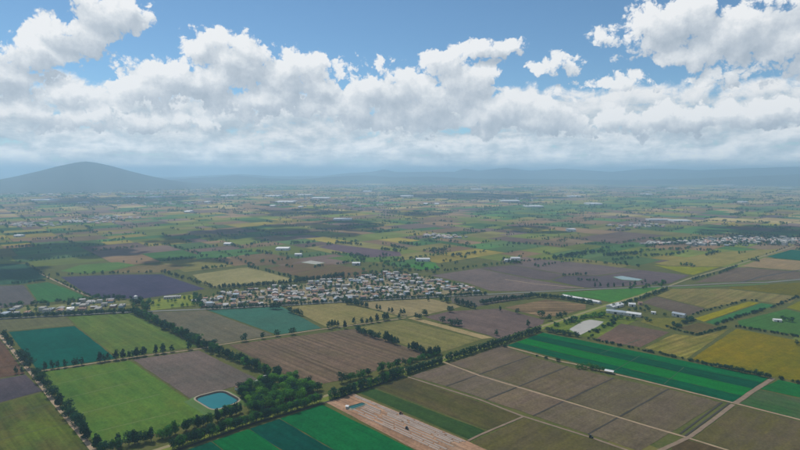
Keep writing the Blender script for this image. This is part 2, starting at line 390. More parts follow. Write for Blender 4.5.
def hills():
    hm = plain_mat('hill_scrub', (.022, .036, .022), (.042, .046, .030), 1 / 260.0)
    # far ridges: (distance, half depth, [(pixel x, pixel y of the crest)])
    ridges = [(16500, 2000, [(-400, 166), (-120, 172), (0, 178), (40, 178), (120, 176), (170, 177), (200, 175.5), (240, 174), (275, 176), (320, 176), (350, 173), (372, 171.5), (384, 169), (396, 171.5),
                            (430, 171), (455, 171), (464, 168), (478, 170), (505, 167.5), (530, 170.5), (562, 168.5), (580, 169.5), (610, 171.5), (650, 169), (668, 169.5), (700, 170.5), (740, 168.5), (800, 167), (950, 166.5), (1250, 169)]),
              (12500, 1300, [(-300, 180), (160, 180), (188, 177.5), (215, 176.5), (236, 174.5), (262, 177.5), (300, 179), (335, 176), (365, 174.5), (395, 177), (430, 176), (470, 178), (620, 179), (700, 177), (760, 175), (830, 172), (1100, 176)])]
    for d, dep, prof in ridges:
        azs = np.radians(np.arange(-52, 52.01, 0.22))
        pa = [R(px_angles(x, 172)[0]) for x, _ in prof]; pe = [math.tan(R(px_angles(400, y)[1])) for _, y in prof]
        V, F = [], []; nr = 11
        for a in azs:
            top = CAM_H + np.interp(a, pa, pe) * d
            for j in range(nr):
                t = -1 + 2 * j / (nr - 1); r = d + t * dep
                n = mnoise.fractal(Vector((math.sin(a) * r / 2200, math.cos(a) * r / 2200, d)), 1.0, 2.0, 4)
                h = max(0.0, top) * (math.cos(t * math.pi / 2) ** 1.1) * (1 + 0.16 * n * (1 if abs(t) > 0.15 else 0.5)) - 8
                V.append((math.sin(a) * r, math.cos(a) * r, h))
        for i in range(len(azs) - 1):
            for j in range(nr - 1):
                k = i * nr + j; F.append((k, k + 1, k + nr + 1, k + nr))
        tag(link('hills', mesh('hills', V, F, True), None, hm), 'low blue range of hills on the horizon', None, None, 'structure')
    # the lone mountain
    d = 10000.0; a0 = R(px_angles(87, 172)[0]); cx, cyy = math.sin(a0) * d, math.cos(a0) * d
    top = CAM_H + math.tan(R(px_angles(400, 162.6)[1])) * d
    V, F = [], []; n = 57; Rr = 2700.0
    for i in range(n):
        for j in range(n):
            x = -Rr + 2 * Rr * i / (n - 1); y = -Rr + 2 * Rr * j / (n - 1); r = math.hypot(x, y * 0.8)
            f = mnoise.fractal(Vector((x / 900, y / 900, 5)), 1.0, 2.0, 5)
            x2 = r * (1 + 0.05 * f)
            h = float(np.interp(x2, [0, 110, 330, 620, 930, 1240, 1550, 2000, 2700, 4500], [1.0, .965, .83, .60, .385, .215, .12, .04, -.01, -.03])) * top
            V.append((cx + x, cyy + y, h + 14 * f * min(1, r / 400) * (h / top) - 4))
    for i in range(n - 1):
        for j in range(n - 1):
            k = i * n + j; F.append((k, k + n, k + n + 1, k + 1))
    tag(link('mountain', mesh('mountain', V, F, True), None, hm), 'lone broad blue mountain rising from the plain', None, None, 'structure')
hills()

# ------------------------------------------------------------------ surveyed fields
def inset_poly(pts, dist):
    n = len(pts); area = sum(pts[i].x * pts[(i + 1) % n].y - pts[(i + 1) % n].x * pts[i].y for i in range(n))
    s = 1 if area > 0 else -1; out = []
    for i in range(n):
        p0, p1, p2 = pts[i - 1], pts[i], pts[(i + 1) % n]
        e1 = (p1 - p0).normalized(); e2 = (p2 - p1).normalized()
        n1 = Vector((-e1.y, e1.x, 0)) * s; n2 = Vector((-e2.y, e2.x, 0)) * s
        bis = n1 + n2
        if bis.length < 1e-3: bis = n1
        bis.normalize(); c = max(0.45, bis.dot(n1))
        out.append(p1 + bis * (dist / c))
    return out
FN = [0]
def field(px, c1, c2=None, ang='A', rows=0.5, pitch=5.0, blotch=70.0, weed=None, wa=0.0, inset=.7, lines=None, world=False, z=0.2, name='field'):
    FN[0] += 1
    pts = [Vector((p[0], p[1], 0)) for p in px] if world else [g(x, y) for x, y in px]
    pts = inset_poly(pts, inset)
    a = ANG_A if ang == 'A' else ANG_B if ang == 'B' else ang
    # wander the straight edges a little
    out = []
    for i, p in enumerate(pts):
        q = pts[(i + 1) % len(pts)]; e = q - p; n = max(1, int(e.length / 14)); nn = Vector((-e.y, e.x, 0)).normalized()
        for k in range(n):
            j = 0 if k == 0 else random.uniform(-0.55, 0.55)
            t = p + e * (k / n) + nn * j; out.append((t.x, t.y, z + 0.003 * (FN[0] % 9)))
    me = mesh(name, out, [tuple(range(len(out)))])
    c1 = rgb(*c1); c2 = rgb(*c2) if c2 else tuple(x * 0.85 for x in c1)
    m = field_mat('crop_%d' % FN[0], c1, c2, a, rows, pitch, blotch, rgb(*weed) if weed else None, wa, FN[0], lines)
    return tag(link(name, me, None, m), None, None, None, 'structure')

BR, BR2 = (128, 112, 100), (110, 99, 90)          # ploughed brown
PU, PU2 = (112, 98, 100), (98, 88, 92)            # purple-grey soil
def fields():
    # left of the track
    field([(-60, 268), (-6, 330), (26, 374), (0, 378), (-90, 392)], (112, 84, 66), (100, 84, 72), 'B', .5)
    field([(-90, 393), (0, 379), (26, 374.6), (43.5, 391), (0, 403), (-110, 432)], (92, 82, 86), (82, 76, 82), 'B', .35)
    field([(-110, 434), (0, 404), (44, 392.3), (94, 452), (130, 500), (-160, 500)], (104, 116, 58), (88, 104, 56), 'B', .75, 8, 60, (118, 96, 66), .5)
    # between the track and the long diagonal tree row
    field([(8, 332), (75, 326), (117, 358.5), (37, 370.5)], (30, 112, 88), (36, 104, 80), 'B', .25, 5, 60)
    field([(-20, 321), (0, 319.5), (66, 316.5), (75, 325.5), (6, 331.5), (-12, 334)], (112, 112, 78), (104, 102, 80), 'B', .4)
    field([(67, 316.5), (132, 313.3), (198, 346.5), (118.5, 358), (76, 326)], (112, 132, 62), (102, 128, 64), 'B', .55, 9, 60, (122, 120, 74), .5)
    field([(38.5, 372.5), (130, 360.5), (190, 400.5), (211, 415), (190, 424), (98, 450)], (100, 134, 58), (92, 128, 58), 'B', .35, 9, 90, (122, 128, 70), .5)
    field([(132, 359.7), (199, 350.3), (258, 379), (240, 385), (222, 390.5), (190, 399)], (120, 106, 98), (108, 100, 92), 'B', .3, 6, 80)
    field([(141, 313), (206, 310.3), (274, 335), (211, 345.5)], (116, 108, 90), (106, 104, 88), 'B', .35)
    field([(207, 310.2), (282, 306.5), (322, 328.3), (277, 335)], (74, 124, 104), (80, 120, 100), 'B', .25)
    field([(228, 345), (354, 328.7), (430, 355), (345, 380), (318, 385), (284, 374)], (126, 106, 90), (112, 98, 84), 'B', .7, 4.5, 90, (104, 100, 66), .35, lines=9)
    field([(286, 306.5), (345, 302.7), (398, 316.5), (354, 324.5), (326, 327.5)], (148, 136, 96), (130, 126, 82), 'B', .5)
    field([(349, 302.6), (430, 299), (452, 303), (461, 307), (424, 315.5), (403, 317)], (158, 144, 110), (144, 132, 100), 'B', .45)
    field([(358, 327.8), (403, 320), (482, 339.5), (437, 354), (427, 353.5)], (128, 124, 80), (116, 114, 76), 'B', .4, 9, 40, (150, 138, 100), .6)
    field([(407, 318.3), (414, 317), (494, 337.8), (482, 339.3)], (176, 158, 122), (160, 144, 108), 'B', .4, name='field')
    field([(424, 317), (450, 311.2), (500, 308.5), (545, 320), (541, 327), (501, 340), (490, 336)], (116, 100, 92), (106, 92, 88), 'B', .35)
    field([(504, 307.5), (546, 299.5), (586, 304.5), (586, 309), (558, 316), (543, 317.5)], (144, 122, 94), (130, 112, 88), R(4), 1.0, 11, 60, lines=18)
    field([(452, 303), (450, 297.5), (526, 293.5), (531, 297), (476, 307)], (112, 104, 94), None, 'B', .3)
    # village side, purple fields beyond
    field([(430, 275.5), (479, 268.5), (533, 279.5), (582, 288), (531, 291.5), (490, 291), (467, 283)], (122, 108, 102), (112, 101, 97), 'B', .3)
    field([(479, 268), (512, 265), (565, 275), (549, 280.5), (534, 279)], (108, 95, 92), (100, 90, 89), 'B', .3)
    field([(513, 264.8), (549, 260), (600, 265), (640, 270), (597, 275.5), (566, 274.6)], (120, 107, 102), (112, 100, 97), 'B', .3)
    field([(551, 280.5), (566, 275.4), (600, 276), (640, 280), (604, 288.6), (584, 287.6)], (100, 91, 94), None, 'B', .3)
    field([(600, 276), (640, 270), (690, 275.5), (670, 283.5), (640, 285.5), (606, 287.5), (640, 280.5)], (110, 97, 96), (102, 91, 93), 'B', .3)
    field([(558, 293), (604, 289.8), (662, 287), (640, 294.5), (612, 303), (598, 299.5), (566, 294.8)], (80, 140, 60), (90, 134, 62), 'B', .4)
    # left middle
    field([(-40, 290), (0, 286), (24, 285), (38, 303.5), (0, 308.5), (-50, 315)], (106, 100, 98), (98, 94, 92), 'B', .3)
    field([(26, 285), (48, 282), (68, 289), (89, 298), (39, 303.5)], (72, 128, 70), (80, 122, 72), 'B', .4)
    field([(-50, 272), (0, 264), (27, 264), (47, 277.5), (24, 284), (0, 285), (-45, 289)], (62, 104, 78), (70, 106, 74), 'B', .35)
    field([(60, 277), (120, 274.6), (162, 274.4), (206, 289), (175, 294), (141, 299), (93, 298)], (82, 76, 94), (74, 70, 90), 'B', .25)
    field([(192, 275), (240, 268), (250, 267.4), (296, 280), (286, 283.5), (222, 287.5), (207, 286)], (160, 150, 112), (148, 142, 98), 'A', .4)
    field([(265, 268), (300, 263), (333, 264), (384, 273), (371, 277), (308, 279.5)], (118, 92, 78), (110, 96, 70), 'A', .4, 9, 60, (110, 112, 64), .5)
    field([(229, 257), (267, 253), (304, 260), (291, 264), (252, 266)], (122, 104, 80), None, 'A', .4)
    field([(198, 252), (243, 249), (259, 253), (229, 257), (196, 260)], (88, 138, 76), (96, 130, 72), 'A', .4)
    field([(317, 247), (333, 244), (400, 252), (402, 256), (371, 257.5)], (112, 94, 100), None, 'A', .3)
    field([(150, 300.5), (176, 296), (192, 294.5), (205, 304), (150, 311)], (150, 150, 84), (130, 142, 78), 'A', .3)
    field([(402, 264.5), (435, 263.5), (441, 268.5), (420, 270)], (88, 146, 66), None, 'A', .3)
    field([(372, 253.5), (402, 257), (396, 262), (350, 262), (326, 258)], (110, 138, 70), None, 'A', .4)
    field([(60, 271), (80, 265), (118, 262), (136, 265), (110, 271), (84, 274)], (110, 142, 70), None, 'A', .4)
    field([(110, 271.5), (138, 265.5), (176, 264), (186, 268), (160, 272.5), (120, 273)], (126, 112, 80), None, 'A', .4)
    # below the double avenue: banded green field
    a, b2 = g(186, 450), g(322, 404.5); bd = (g(414, 450) - g(322, 404.5)).normalized()
    P0 = b2 + (a - b2) * 1.35
    cuts = [(0, .26, (40, 132, 62)), (.262, .43, (22, 98, 70)), (.432, .62, (36, 130, 60)), (.622, .84, (20, 98, 66)), (.842, 1.0, (24, 104, 62))]
    for t0, t1, c in cuts:
        q0, q1 = b2 + (P0 - b2) * t0, b2 + (P0 - b2) * t1
        field([(q0.x, q0.y), (q1.x, q1.y), ((q1 + bd * 170).x, (q1 + bd * 170).y), ((q0 + bd * 170).x, (q0 + bd * 170).y)], c, (c[0] + 6, c[1] - 8, c[2] + 4), 'B', .35, 5, 50, inset=.25, world=True)
    # stripped site with plastic rows
    field([(323, 401.5), (354, 393.3), (468, 441), (500, 455), (470, 472), (415, 450)], (178, 142, 118), (160, 130, 108), 'B', .8, 4, 25, (192, 168, 146), .6)
    field([(357, 392.5), (374, 388.5), (486, 431), (469, 440)], (64, 98, 48), (74, 100, 52), 'B', .4, 6, 50)
    field([(375.5, 388), (408, 377.5), (521, 416.2), (487.5, 430.5)], (100, 90, 62), (84, 80, 60), 'B', .4, 6, 40, (92, 96, 52), .6)
    field([(524, 418), (628, 451), (700, 474), (500, 474), (472, 441.5)], (104, 94, 70), (94, 88, 66), 'A', .35, 6, 50, (108, 104, 56), .7)
    # ploughed parcels split by ditches
    dl = [((409, 376.5), (502, 345.5)), ((446, 386.5), (531, 356)), ((486, 400), (568, 366.5)), ((533, 416), (614, 378)), ((588, 434.5), (669, 389)), ((640, 452), (722, 402.5))]
    def mid(t):           # the pale track between the two strips of parcels
        return np.array([443, 362.0]) * (1 - t) + np.array([726, 450.0]) * t
    def cross(l):
        (x1, y1), (x2, y2) = l; p, q = mid(0), mid(1)
        A = np.array([[x2 - x1, -(q[0] - p[0])], [y2 - y1, -(q[1] - p[1])]]); s = np.linalg.solve(A, np.array([p[0] - x1, p[1] - y1]))
        return (x1 + (x2 - x1) * s[0], y1 + (y2 - y1) * s[0])
    cr = [cross(l) for l in dl]
    tones = [(122, 108, 96), (118, 106, 92), (124, 108, 94), (118, 106, 90), (116, 104, 88), (120, 106, 92), (114, 102, 86), (118, 104, 88), (112, 102, 84), (116, 104, 88)]
    for i in range(5):
        field([dl[i][0], cr[i], cr[i + 1], dl[i + 1][0]], tones[i], None, 'A', .3, 5, 60, (112, 106, 68), .45, inset=1.0)
        field([cr[i], dl[i][1], dl[i + 1][1], cr[i + 1]], tones[i + 5], None, 'A', .3, 5, 60, (110, 104, 66), .5, inset=1.0)
    field([(684, 439), (720, 448), (735, 452), (668, 456), (672, 446)], (98, 84, 62), None, 'A', .4)
    field([(736, 405.5), (800, 421.5), (900, 446), (900, 500), (790, 470), (693, 438)], (106, 94, 74), (96, 90, 68), 'A', .3, 6, 50, (110, 104, 54), .7)
    # long green field, four lengthwise bands
    L0, L1, R0, R1 = g(543, 332.7), g(507, 345.5), g(769, 378), g(733, 402.3)
    for t0, t1, c in [(0, .22, (20, 124, 64)), (.222, .47, (16, 96, 62)), (.472, .76, (34, 138, 54)), (.762, 1, (18, 106, 66))]:
        q = [L0.lerp(L1, t0), R0.lerp(R1, t0), R0.lerp(R1, t1), L0.lerp(L1, t1)]
        field([(p.x, p.y) for p in q], c, (c[0] + 8, c[1] + 4, c[2] - 4), 'B', .45, 6, 45, inset=.2, world=True)
    field([(778, 379.5), (800, 384.5), (900, 405), (880, 415), (759, 389)], (40, 132, 56), (60, 124, 58), 'B', .4)
    field([(758, 389.6), (880, 416), (870, 437), (800, 419.5), (739, 403.5)], (92, 96, 74), (76, 112, 62), 'B', .5, 6, 40, (58, 120, 56), .7)
    # right side
    field([(736, 328.5), (800, 341), (900, 362), (900, 402), (800, 382.5), (690, 359.5)], (134, 118, 40), (116, 112, 44), ANG_A - .12, .35, 8, 70, (104, 108, 46), .5)
    field([(674, 334), (698, 336.3), (730, 328.6), (687, 358.8), (644, 348)], (154, 138, 88), (128, 126, 70), ANG_A - .12, .9, 7, 50, (118, 126, 60), .5)
    field([(594, 340), (621, 323.5), (670, 332.3), (641, 347.5)], (120, 98, 86), (108, 94, 82), 'A', .3)
    field([(678, 328), (699, 322.5), (719, 327.2), (697, 333.6)], (104, 94, 66), None, 'A', .3)
    field([(694, 318.5), (748, 301.5), (760, 302.8), (704, 322)], (152, 144, 38), (140, 134, 40), 'A', .35)
    field([(705, 322.2), (761, 303), (777, 305.5), (735, 318), (715, 325)], (70, 132, 84), (78, 128, 74), 'A', .4)
    field([(737, 321), (786, 309), (800, 312.5), (900, 330), (900, 352), (800, 335.5), (739, 325.5)], (78, 126, 62), (86, 122, 60), ANG_A - .15, .4)
    field([(786, 307.5), (800, 301), (880, 316), (880, 325), (800, 311)], (128, 126, 50), None, 'A', .4)
    field([(657, 296), (672, 288.8), (728, 288.8), (800, 296.8), (790, 303.5), (776, 303.5), (748, 300), (708, 308.6)], (142, 128, 86), (126, 118, 80), 'A', .6, 9, 60, (118, 124, 70), .5)
    field([(642, 302.5), (656, 296.4), (706, 308.8), (694, 314), (686, 316)], (108, 96, 84), None, 'A', .3)
    field([(724, 287.8), (768, 284.4), (800, 282.5), (900, 292), (900, 304), (800, 296)], (112, 104, 40), (104, 100, 46), 'A', .4)
    field([(694, 282.6), (739, 267), (800, 272), (860, 276), (800, 279), (730, 282)], (118, 104, 88), (110, 96, 84), 'A', .4)
    field([(740, 266.4), (764, 257.8), (800, 260.8), (880, 268), (860, 275), (800, 271)], (158, 136, 104), (144, 128, 98), 'A', .3)
    field([(766, 256.8), (791, 249.6), (880, 258), (880, 267), (800, 260.2)], (40, 118, 88), (48, 116, 82), 'A', .3)
    field([(654, 263.5), (712, 252.5), (783, 248.6), (737, 262.5), (722, 266.5), (668, 266)], (148, 138, 84), (134, 128, 74), ANG_A - .1, .35, 9, 60, (168, 150, 110), .4)
    field([(652, 264.5), (668, 266.4), (720, 267), (694, 275), (686, 274)], (148, 146, 58), (132, 136, 56), 'A', .35)
    field([(560, 318), (590, 311), (604, 305), (622, 306), (612, 315), (640, 319), (600, 338), (584, 337), (546, 329.5)], (112, 130, 58), (96, 118, 50), 'A', .5, 12, 20, (140, 138, 70), .6)
    field([(644, 318), (668, 318), (686, 318.5), (668, 330), (640, 322)], (128, 120, 70), (112, 114, 62), 'A', .4)
fields()

# roads, tracks and ditches
def ribbon(name, px, width, mat, z, label=None, jit=0.12):
    pts = [g(x, y) for x, y in px]; line = []
    for i in range(len(pts) - 1):
        e = pts[i + 1] - pts[i]; n = max(1, int(e.length / 9))
        line += [pts[i] + e * (k / n) for k in range(n)]
    line.append(pts[-1]); V, F = [], []
    for i, p in enumerate(line):
        d = (line[min(i + 1, len(line) - 1)] - line[max(0, i - 1)]).normalized(); nn = Vector((-d.y, d.x, 0))
        a, b = width / 2 * (1 + random.uniform(-jit, jit)), width / 2 * (1 + random.uniform(-jit, jit))
        q1, q2 = p + nn * a, p - nn * b
        V += [(q1.x, q1.y, z), (q2.x, q2.y, z)]
        if i: F.append((2 * i - 2, 2 * i - 1, 2 * i + 1, 2 * i))
    return tag(link(name, mesh(name, V, F), None, mat), label, None, None, 'structure')
def roads():
    dirt = plain_mat('pale_dirt', rgb(186, 164, 138), rgb(158, 138, 114), 0.16)
    dirt2 = plain_mat('pinkish_dirt', rgb(158, 138, 120), rgb(132, 116, 98), 0.16)
    dark = plain_mat('damp_ditch_soil', rgb(78, 70, 64), rgb(66, 64, 56), 0.2)
    tar = plain_mat('worn_asphalt', rgb(142, 140, 136), rgb(128, 128, 122), 0.2)
    grass = plain_mat('bright_verge', rgb(140, 146, 62), rgb(112, 130, 52), 0.12)
    gr2 = plain_mat('green_bank', (.05, .12, .018), (.075, .12, .03), .12)
    ribbon('dirt_track', [(-30, 300), (0, 335.5), (10, 347), (21, 361), (32, 374), (46, 392), (62, 412), (80, 434), (93, 450), (130, 496)], 4.6, dirt, .32, 'dirt track between the ploughed and green fields')
    ribbon('dirt_track', [(36, 372), (116, 360), (144, 356), (199, 349), (224, 344.3), (275, 336.3), (320, 329.5), (348, 326), (406, 318)], 3.0, dirt, .34)
    ribbon('grass_verge', [(150, 455), (250, 421), (320, 400), (405, 371.5), (500, 342), (541, 327.5), (600, 308), (640, 296.5), (666, 287.5)], 15, grass, .30)
    ribbon('canal_road', [(140, 456), (250, 419), (320, 398), (405, 369.5), (500, 341), (541, 327), (600, 307.5), (640, 296), (668, 286.5), (688, 279), (738, 264.5), (790, 247.6), (830, 234)], 5.0, plain_mat('gravel', rgb(164, 152, 122), rgb(146, 138, 100), .2), .40)
    ribbon('ditch', [(172, 452), (250, 425), (322, 403.6), (405, 376.2)], 3.0, dark, .33)
    ribbon('dirt_track', [(408, 377.2), (480, 400), (523, 416.6), (590, 437.5), (626, 450), (690, 472)], 2.6, dirt2, .34)
    ribbon('dirt_track', [(443, 362), (480, 376), (564, 401), (640, 424), (684, 437), (726, 450), (790, 470)], 2.8, dirt, .36)
    ribbon('dirt_track', [(502, 345.5), (530, 353), (558, 361), (576, 364.5), (616, 374.5), (640, 380), (734, 403.3), (800, 420), (900, 444)], 3.2, dirt, .36)
    ribbon('dirt_track', [(773, 378.5), (755, 390), (735, 403.5)], 5, dirt2, .37)
    ribbon('dirt_track', [(733, 404.5), (712, 421), (690, 437), (662, 450), (600, 476)], 4, dirt2, .38)
    ribbon('dirt_track', [(523, 417), (480, 435), (468, 441)], 2.4, dirt2, .39)
    for p in [[(446, 386.5), (531, 356)], [(486, 400), (568, 366.5)], [(533, 416), (614, 378)], [(588, 434.5), (669, 389)], [(680, 434), (722, 402.5)], [(684, 437), (729, 403.5)]]:
        ribbon('ditch', p, 1.7, dark, .35)
    ribbon('road', [(-60, 325), (0, 319), (66, 315.6), (134, 312), (206, 309.3), (282, 305.4), (350, 301.4), (430, 297.3), (530, 292.3), (604, 288.8), (668, 286.4), (700, 285), (730, 283.2), (768, 282.4), (800, 279.5), (880, 274)], 7, tar, .42)
    ribbon('grass_verge', [(672, 288), (700, 286.8), (730, 285.4), (768, 284)], 8, gr2, .29)
    ribbon('hedge_bank', [(188, 400.5), (200, 408), (211.5, 415.5)], 9, gr2, .31)
    ribbon('ditch', [(740, 283), (760, 277), (800, 270)], 5, dark, .36)
    pale = plain_mat('dry_border', rgb(142, 150, 98), rgb(120, 140, 78), .08)
    for p in [[(56, 384.5), (128, 368.5)], [(66, 398.5), (144, 379.5)], [(82, 413.5), (160, 394.5)], [(96, 432), (178, 412)], [(66, 323), (10, 331)]]:
        ribbon('field_border', p, .9, pale, .36, jit=.5)
    for p in [[(-20, 446), (0, 440), (67, 423)], [(-20, 425), (50, 404)]]: ribbon('ditch', p, 1.2, plain_mat('dark_border', rgb(84, 88, 50), rgb(74, 80, 48), .1), .35, jit=.4)
    for p in [[(600, 353.5), (640, 339.6)], [(684, 367.5), (664, 384.2)], [(640, 356), (612, 372)]]: ribbon('field_border', p, 1.0, plain_mat('thin_crop', rgb(66, 110, 66), rgb(60, 112, 62), .1), .37, jit=.5)
    ribbon('dirt_track', [(40, 273.5), (66, 286), (92, 298)], 3.5, dirt, .34)
    ribbon('dirt_track', [(505, 279.5), (535, 284), (584, 288.2)], 3.5, dirt, .34)
roads()
# ------------------------------------------------------------------ water, sheds and other built things
white = plain_mat('white_sheet_roof', (.60, .60, .59), (.44, .44, .43), 0.4, 0.5, 0.4)
metal = plain_mat('galvanised_roof', (.30, .34, .38), (.24, .28, .31), 0.3, 0.4, 0.5)
conc = plain_mat('concrete', (.34, .32, .29), (.24, .23, .21), 0.4)
wallw = plain_mat('lime_wash', (.62, .60, .55), (.50, .48, .43), 0.4)
pinkw = plain_mat('pink_plaster', (.46, .27, .21), (.38, .23, .18), 0.4)
darkm = plain_mat('dark_opening', (.03, .03, .03), (.02, .02, .02), 0.4)
tin = plain_mat('rust_tin', (.30, .17, .12), (.22, .14, .10), 0.4)
def water_mat(name, c, rough=0.08):
    m, N, L, b = nodes_mat(name)
    geo = N.new('ShaderNodeNewGeometry')
    f = maprange(N, L, nz_node(N, L, geo.outputs['Position'], .05, 4, .6), .3, .7)
    L.new(mixcol(N, L, f, c, tuple(x * .82 for x in c)), b.inputs['Base Color'])
    b.inputs['Roughness'].default_value = rough; b.inputs['Specular IOR Level'].default_value = .5
    bp = N.new('ShaderNodeBump'); bp.inputs['Strength'].default_value = .08; bp.inputs['Distance'].default_value = .2
    L.new(nz_node(N, L, geo.outputs['Position'], 1.4, 3, .6), bp.inputs['Height']); L.new(bp.outputs[0], b.inputs['Normal'])
    return m
teal = water_mat('reservoir_water', (.008, .135, .125))
def round_poly(pts, r, n=5):
    out = []
    for i, p in enumerate(pts):
        a, b = pts[i - 1], pts[(i + 1) % len(pts)]
        u, v = (a - p).normalized() * r, (b - p).normalized() * r
        for k in range(n + 1):
            t = k / n; out.append((p + u) * (1 - t) ** 2 + p * 2 * t * (1 - t) + (p + v) * t ** 2)
    return out
def ring(name, o_pts, i_pts, zo, zi, mat, parent, org):
    n = len(o_pts); V = [(p.x - org.x, p.y - org.y, zo) for p in o_pts] + [(p.x - org.x, p.y - org.y, zi) for p in i_pts]
    return link(name, mesh(name, V, [(i, (i + 1) % n, n + (i + 1) % n, n + i) for i in range(n)]), parent, mat)
def scale_poly(pts, d):
    c = sum(pts, Vector()) / len(pts); return [c + (p - c) * (1 + d / (p - c).length) for p in pts]
def reservoir(px, label, h, water, bank, liner, rim=2.2, r=10, freeboard=1.2):
    pts = [g(x, y) for x, y in px]; org = sum(pts, Vector()) / len(pts)
    root = thing('reservoir', label, 'pond', (org.x, org.y, 0))
    inner = round_poly(pts, r)
    top_o = scale_poly(inner, rim); foot = scale_poly(top_o, h * 2.0 + .4)
    wl = scale_poly(inner, -freeboard * 1.6)
    ring('bank', foot, top_o, 0.02, h, bank, root, org)
    ring('rim', top_o, inner, h, h + .02, conc if liner is None else liner, root, org)
    ring('liner', inner, scale_poly(inner, -freeboard * 2.2), h, h - freeboard * 1.4, darkm, root, org)
    link('water', mesh('water', [(p.x - org.x, p.y - org.y, h - freeboard) for p in wl], [tuple(range(len(wl)))]), root, water)
    return root
gbank = plain_mat('grass_bank', (.055, .125, .018), (.085, .13, .03), .15)
rimm = plain_mat('bare_rim', rgb(176, 166, 148), rgb(150, 142, 122), .3)
reservoir([(192.5, 400), (222.5, 392), (242, 402.5), (214, 413)], 'rounded square reservoir of teal water beside the dark green grove', 2.6, teal, gbank, rimm)
reservoir([(347, 407.6), (362.5, 403.2), (366, 405.2), (352, 409.8)], 'small rectangular teal pond on the stripped pinkish site', 1.0, water_mat('pond_water', (.012, .10, .10)), rimm, rimm, 1.0, 2, .35)
dry = plain_mat('dried_pond_bed', rgb(186, 182, 172), rgb(170, 166, 152), .08, .6, .3)
def flat_pond(px, label, name='pond', mat=dry):
    pts = [g(x, y) for x, y in px]; org = sum(pts, Vector()) / len(pts)
    root = thing(name, label, 'pond', (org.x, org.y, 0)); p2 = round_poly(pts, 4, 3)
    ring('bank', scale_poly(p2, 2.5), p2, .21, .62, gbank, root, org)
    link('water', mesh('water', [(p.x - org.x, p.y - org.y, .45) for p in scale_poly(p2, .3)], [tuple(range(len(p2)))]), root, mat)
milky = water_mat('milky_water', (.34, .32, .285), .75)
flat_pond([(569, 329.5), (583, 321.5), (590, 319.8), (604, 322), (598, 326.5), (589, 331), (580, 335.5)], 'pale milky irregular pond among green scrub by the hedge', mat=milky)
flat_pond([(613, 277), (622, 276), (643, 279.5), (638, 280.8), (622, 279.8)], 'thin pale green pond lying in the purple field', mat=water_mat('pale_pond', rgb(150, 176, 168), .2))
flat_pond([(301, 262.6), (311, 260.6), (325, 262.8), (316, 264.6)], 'pale grey bare pond bed beside the brown field', mat=dry)

def shed(px, width, height, label, roof=white, wall=wallw, ridge=None, open_front=False, posts=False, cat='shed', name='shed', group=None, over=.4, vault=False, bays=1):
    """px: two pixel ends of the long axis at the base; width in metres away from the first side"""
    a, b = g(*px[0]), g(*px[1]); e = b - a; Ln = e.length; rz = math.atan2(e.y, e.x)
    root = thing(name, label, cat, ((a.x + b.x) / 2, (a.y + b.y) / 2, .2), rz, group)
    rid = ridge if ridge is not None else height + width * .16
    x0, x1 = -Ln / 2, Ln / 2
    if posts:
        n = max(2, int(Ln / 6))
        for i in range(n + 1):
            for y in (0.3, width - .3): MB().box(x0 + .2 + (Ln - .5) * i / n - .12, x0 + .2 + (Ln - .5) * i / n + .12, y - .12, y + .12, -.15, height).build('post', conc, root)
    else:
        MB().box(x0, x1, 0, width, -.15, height).add([(x0, 0, height), (x0, width, height), (x0, width / 2, rid - .02)], [(0, 1, 2)] if vault is False else []).add([(x1, 0, height), (x1, width, height), (x1, width / 2, rid - .02)], [(0, 1, 2)] if vault is False else []).build('wall', wall, root)
        MB().box(x0 + Ln * .42, x0 + Ln * .42 + min(4, Ln * .2), -.06, .1, 0, min(3.2, height * .8)).build('door', darkm, root)
        nw = max(1, int(Ln / 9))
        for i in range(nw):
            xx = x0 + Ln * (i + .5) / nw
            if abs(xx - (x0 + Ln * .42 + 1.5)) > 3.5: MB().box(xx - .7, xx + .7, -.05, .1, height * .45, height * .8).build('window', darkm, root)
    if vault:
        for k in range(bays):
            y0, w = width * k / bays, width / bays; n = 8
            pr = [(y0 + w / 2 - w / 2 * math.cos(math.pi * i / n), height + (rid - height) * math.sin(math.pi * i / n)) for i in range(n + 1)]
            V = [(x0 - .1, y, z) for y, z in pr] + [(x1 + .1, y, z) for y, z in pr]; m_ = n + 1
            MB().add(V, [(i, i + 1, m_ + i + 1, m_ + i) for i in range(n)] + [tuple(range(n, -1, -1)), tuple(range(m_, 2 * m_))]).build('roof', roof, root)
    else:
        MB().gable(x0, x1, 0, width, 0, height + .02, rid, over).build('roof', roof, root)
    return root
# farm beside the canal road
shed([(606, 313), (625.5, 315.3)], 12, 4, 'long blue-grey metal shed in the farmyard by the canal road', metal)
shed([(613, 309.4), (624, 306.4)], 14, 4, 'white roofed shed behind the long blue-grey one in the farmyard', white)
shed([(626, 315.6), (640.5, 317.6)], 12, 4.5, 'wide white roofed barn at the end of the farmyard', white)
shed([(629, 306.6), (635.6, 307)], 10, 4.5, 'small white barn in the farmyard close to the dark hedge', white)
shed([(638.5, 305), (642.5, 305.2)], 7, 4.5, 'pink walled house with rusty roof in the farmyard', tin, pinkw, cat='house', name='farmhouse')
shed([(651, 314), (655.5, 314.6)], 6, 3.5, 'small white hut alone on the field corner', white)
shed([(671.5, 316), (684, 318.3)], 11, 5, 'long grey metal roofed barn beside the brown field', metal, wallw)
shed([(774, 321.8), (782, 322.4)], 8, 3.2, 'low white farmhouse with a tree inside the green field', white, wallw, cat='house', name='farmhouse')
shed([(604.5, 373.2), (613, 374.8)], 6, 3.0, 'small white open shelter on posts at the field edge', white, posts=True)
shed([(262, 381), (270, 379.6)], 7, 3.2, 'small white roofed house tucked behind the grove', white, cat='house', name='farmhouse')
shed([(238.5, 391), (243, 389)], 6, 3, 'rusty roofed hut beside the teal reservoir', tin, wallw)
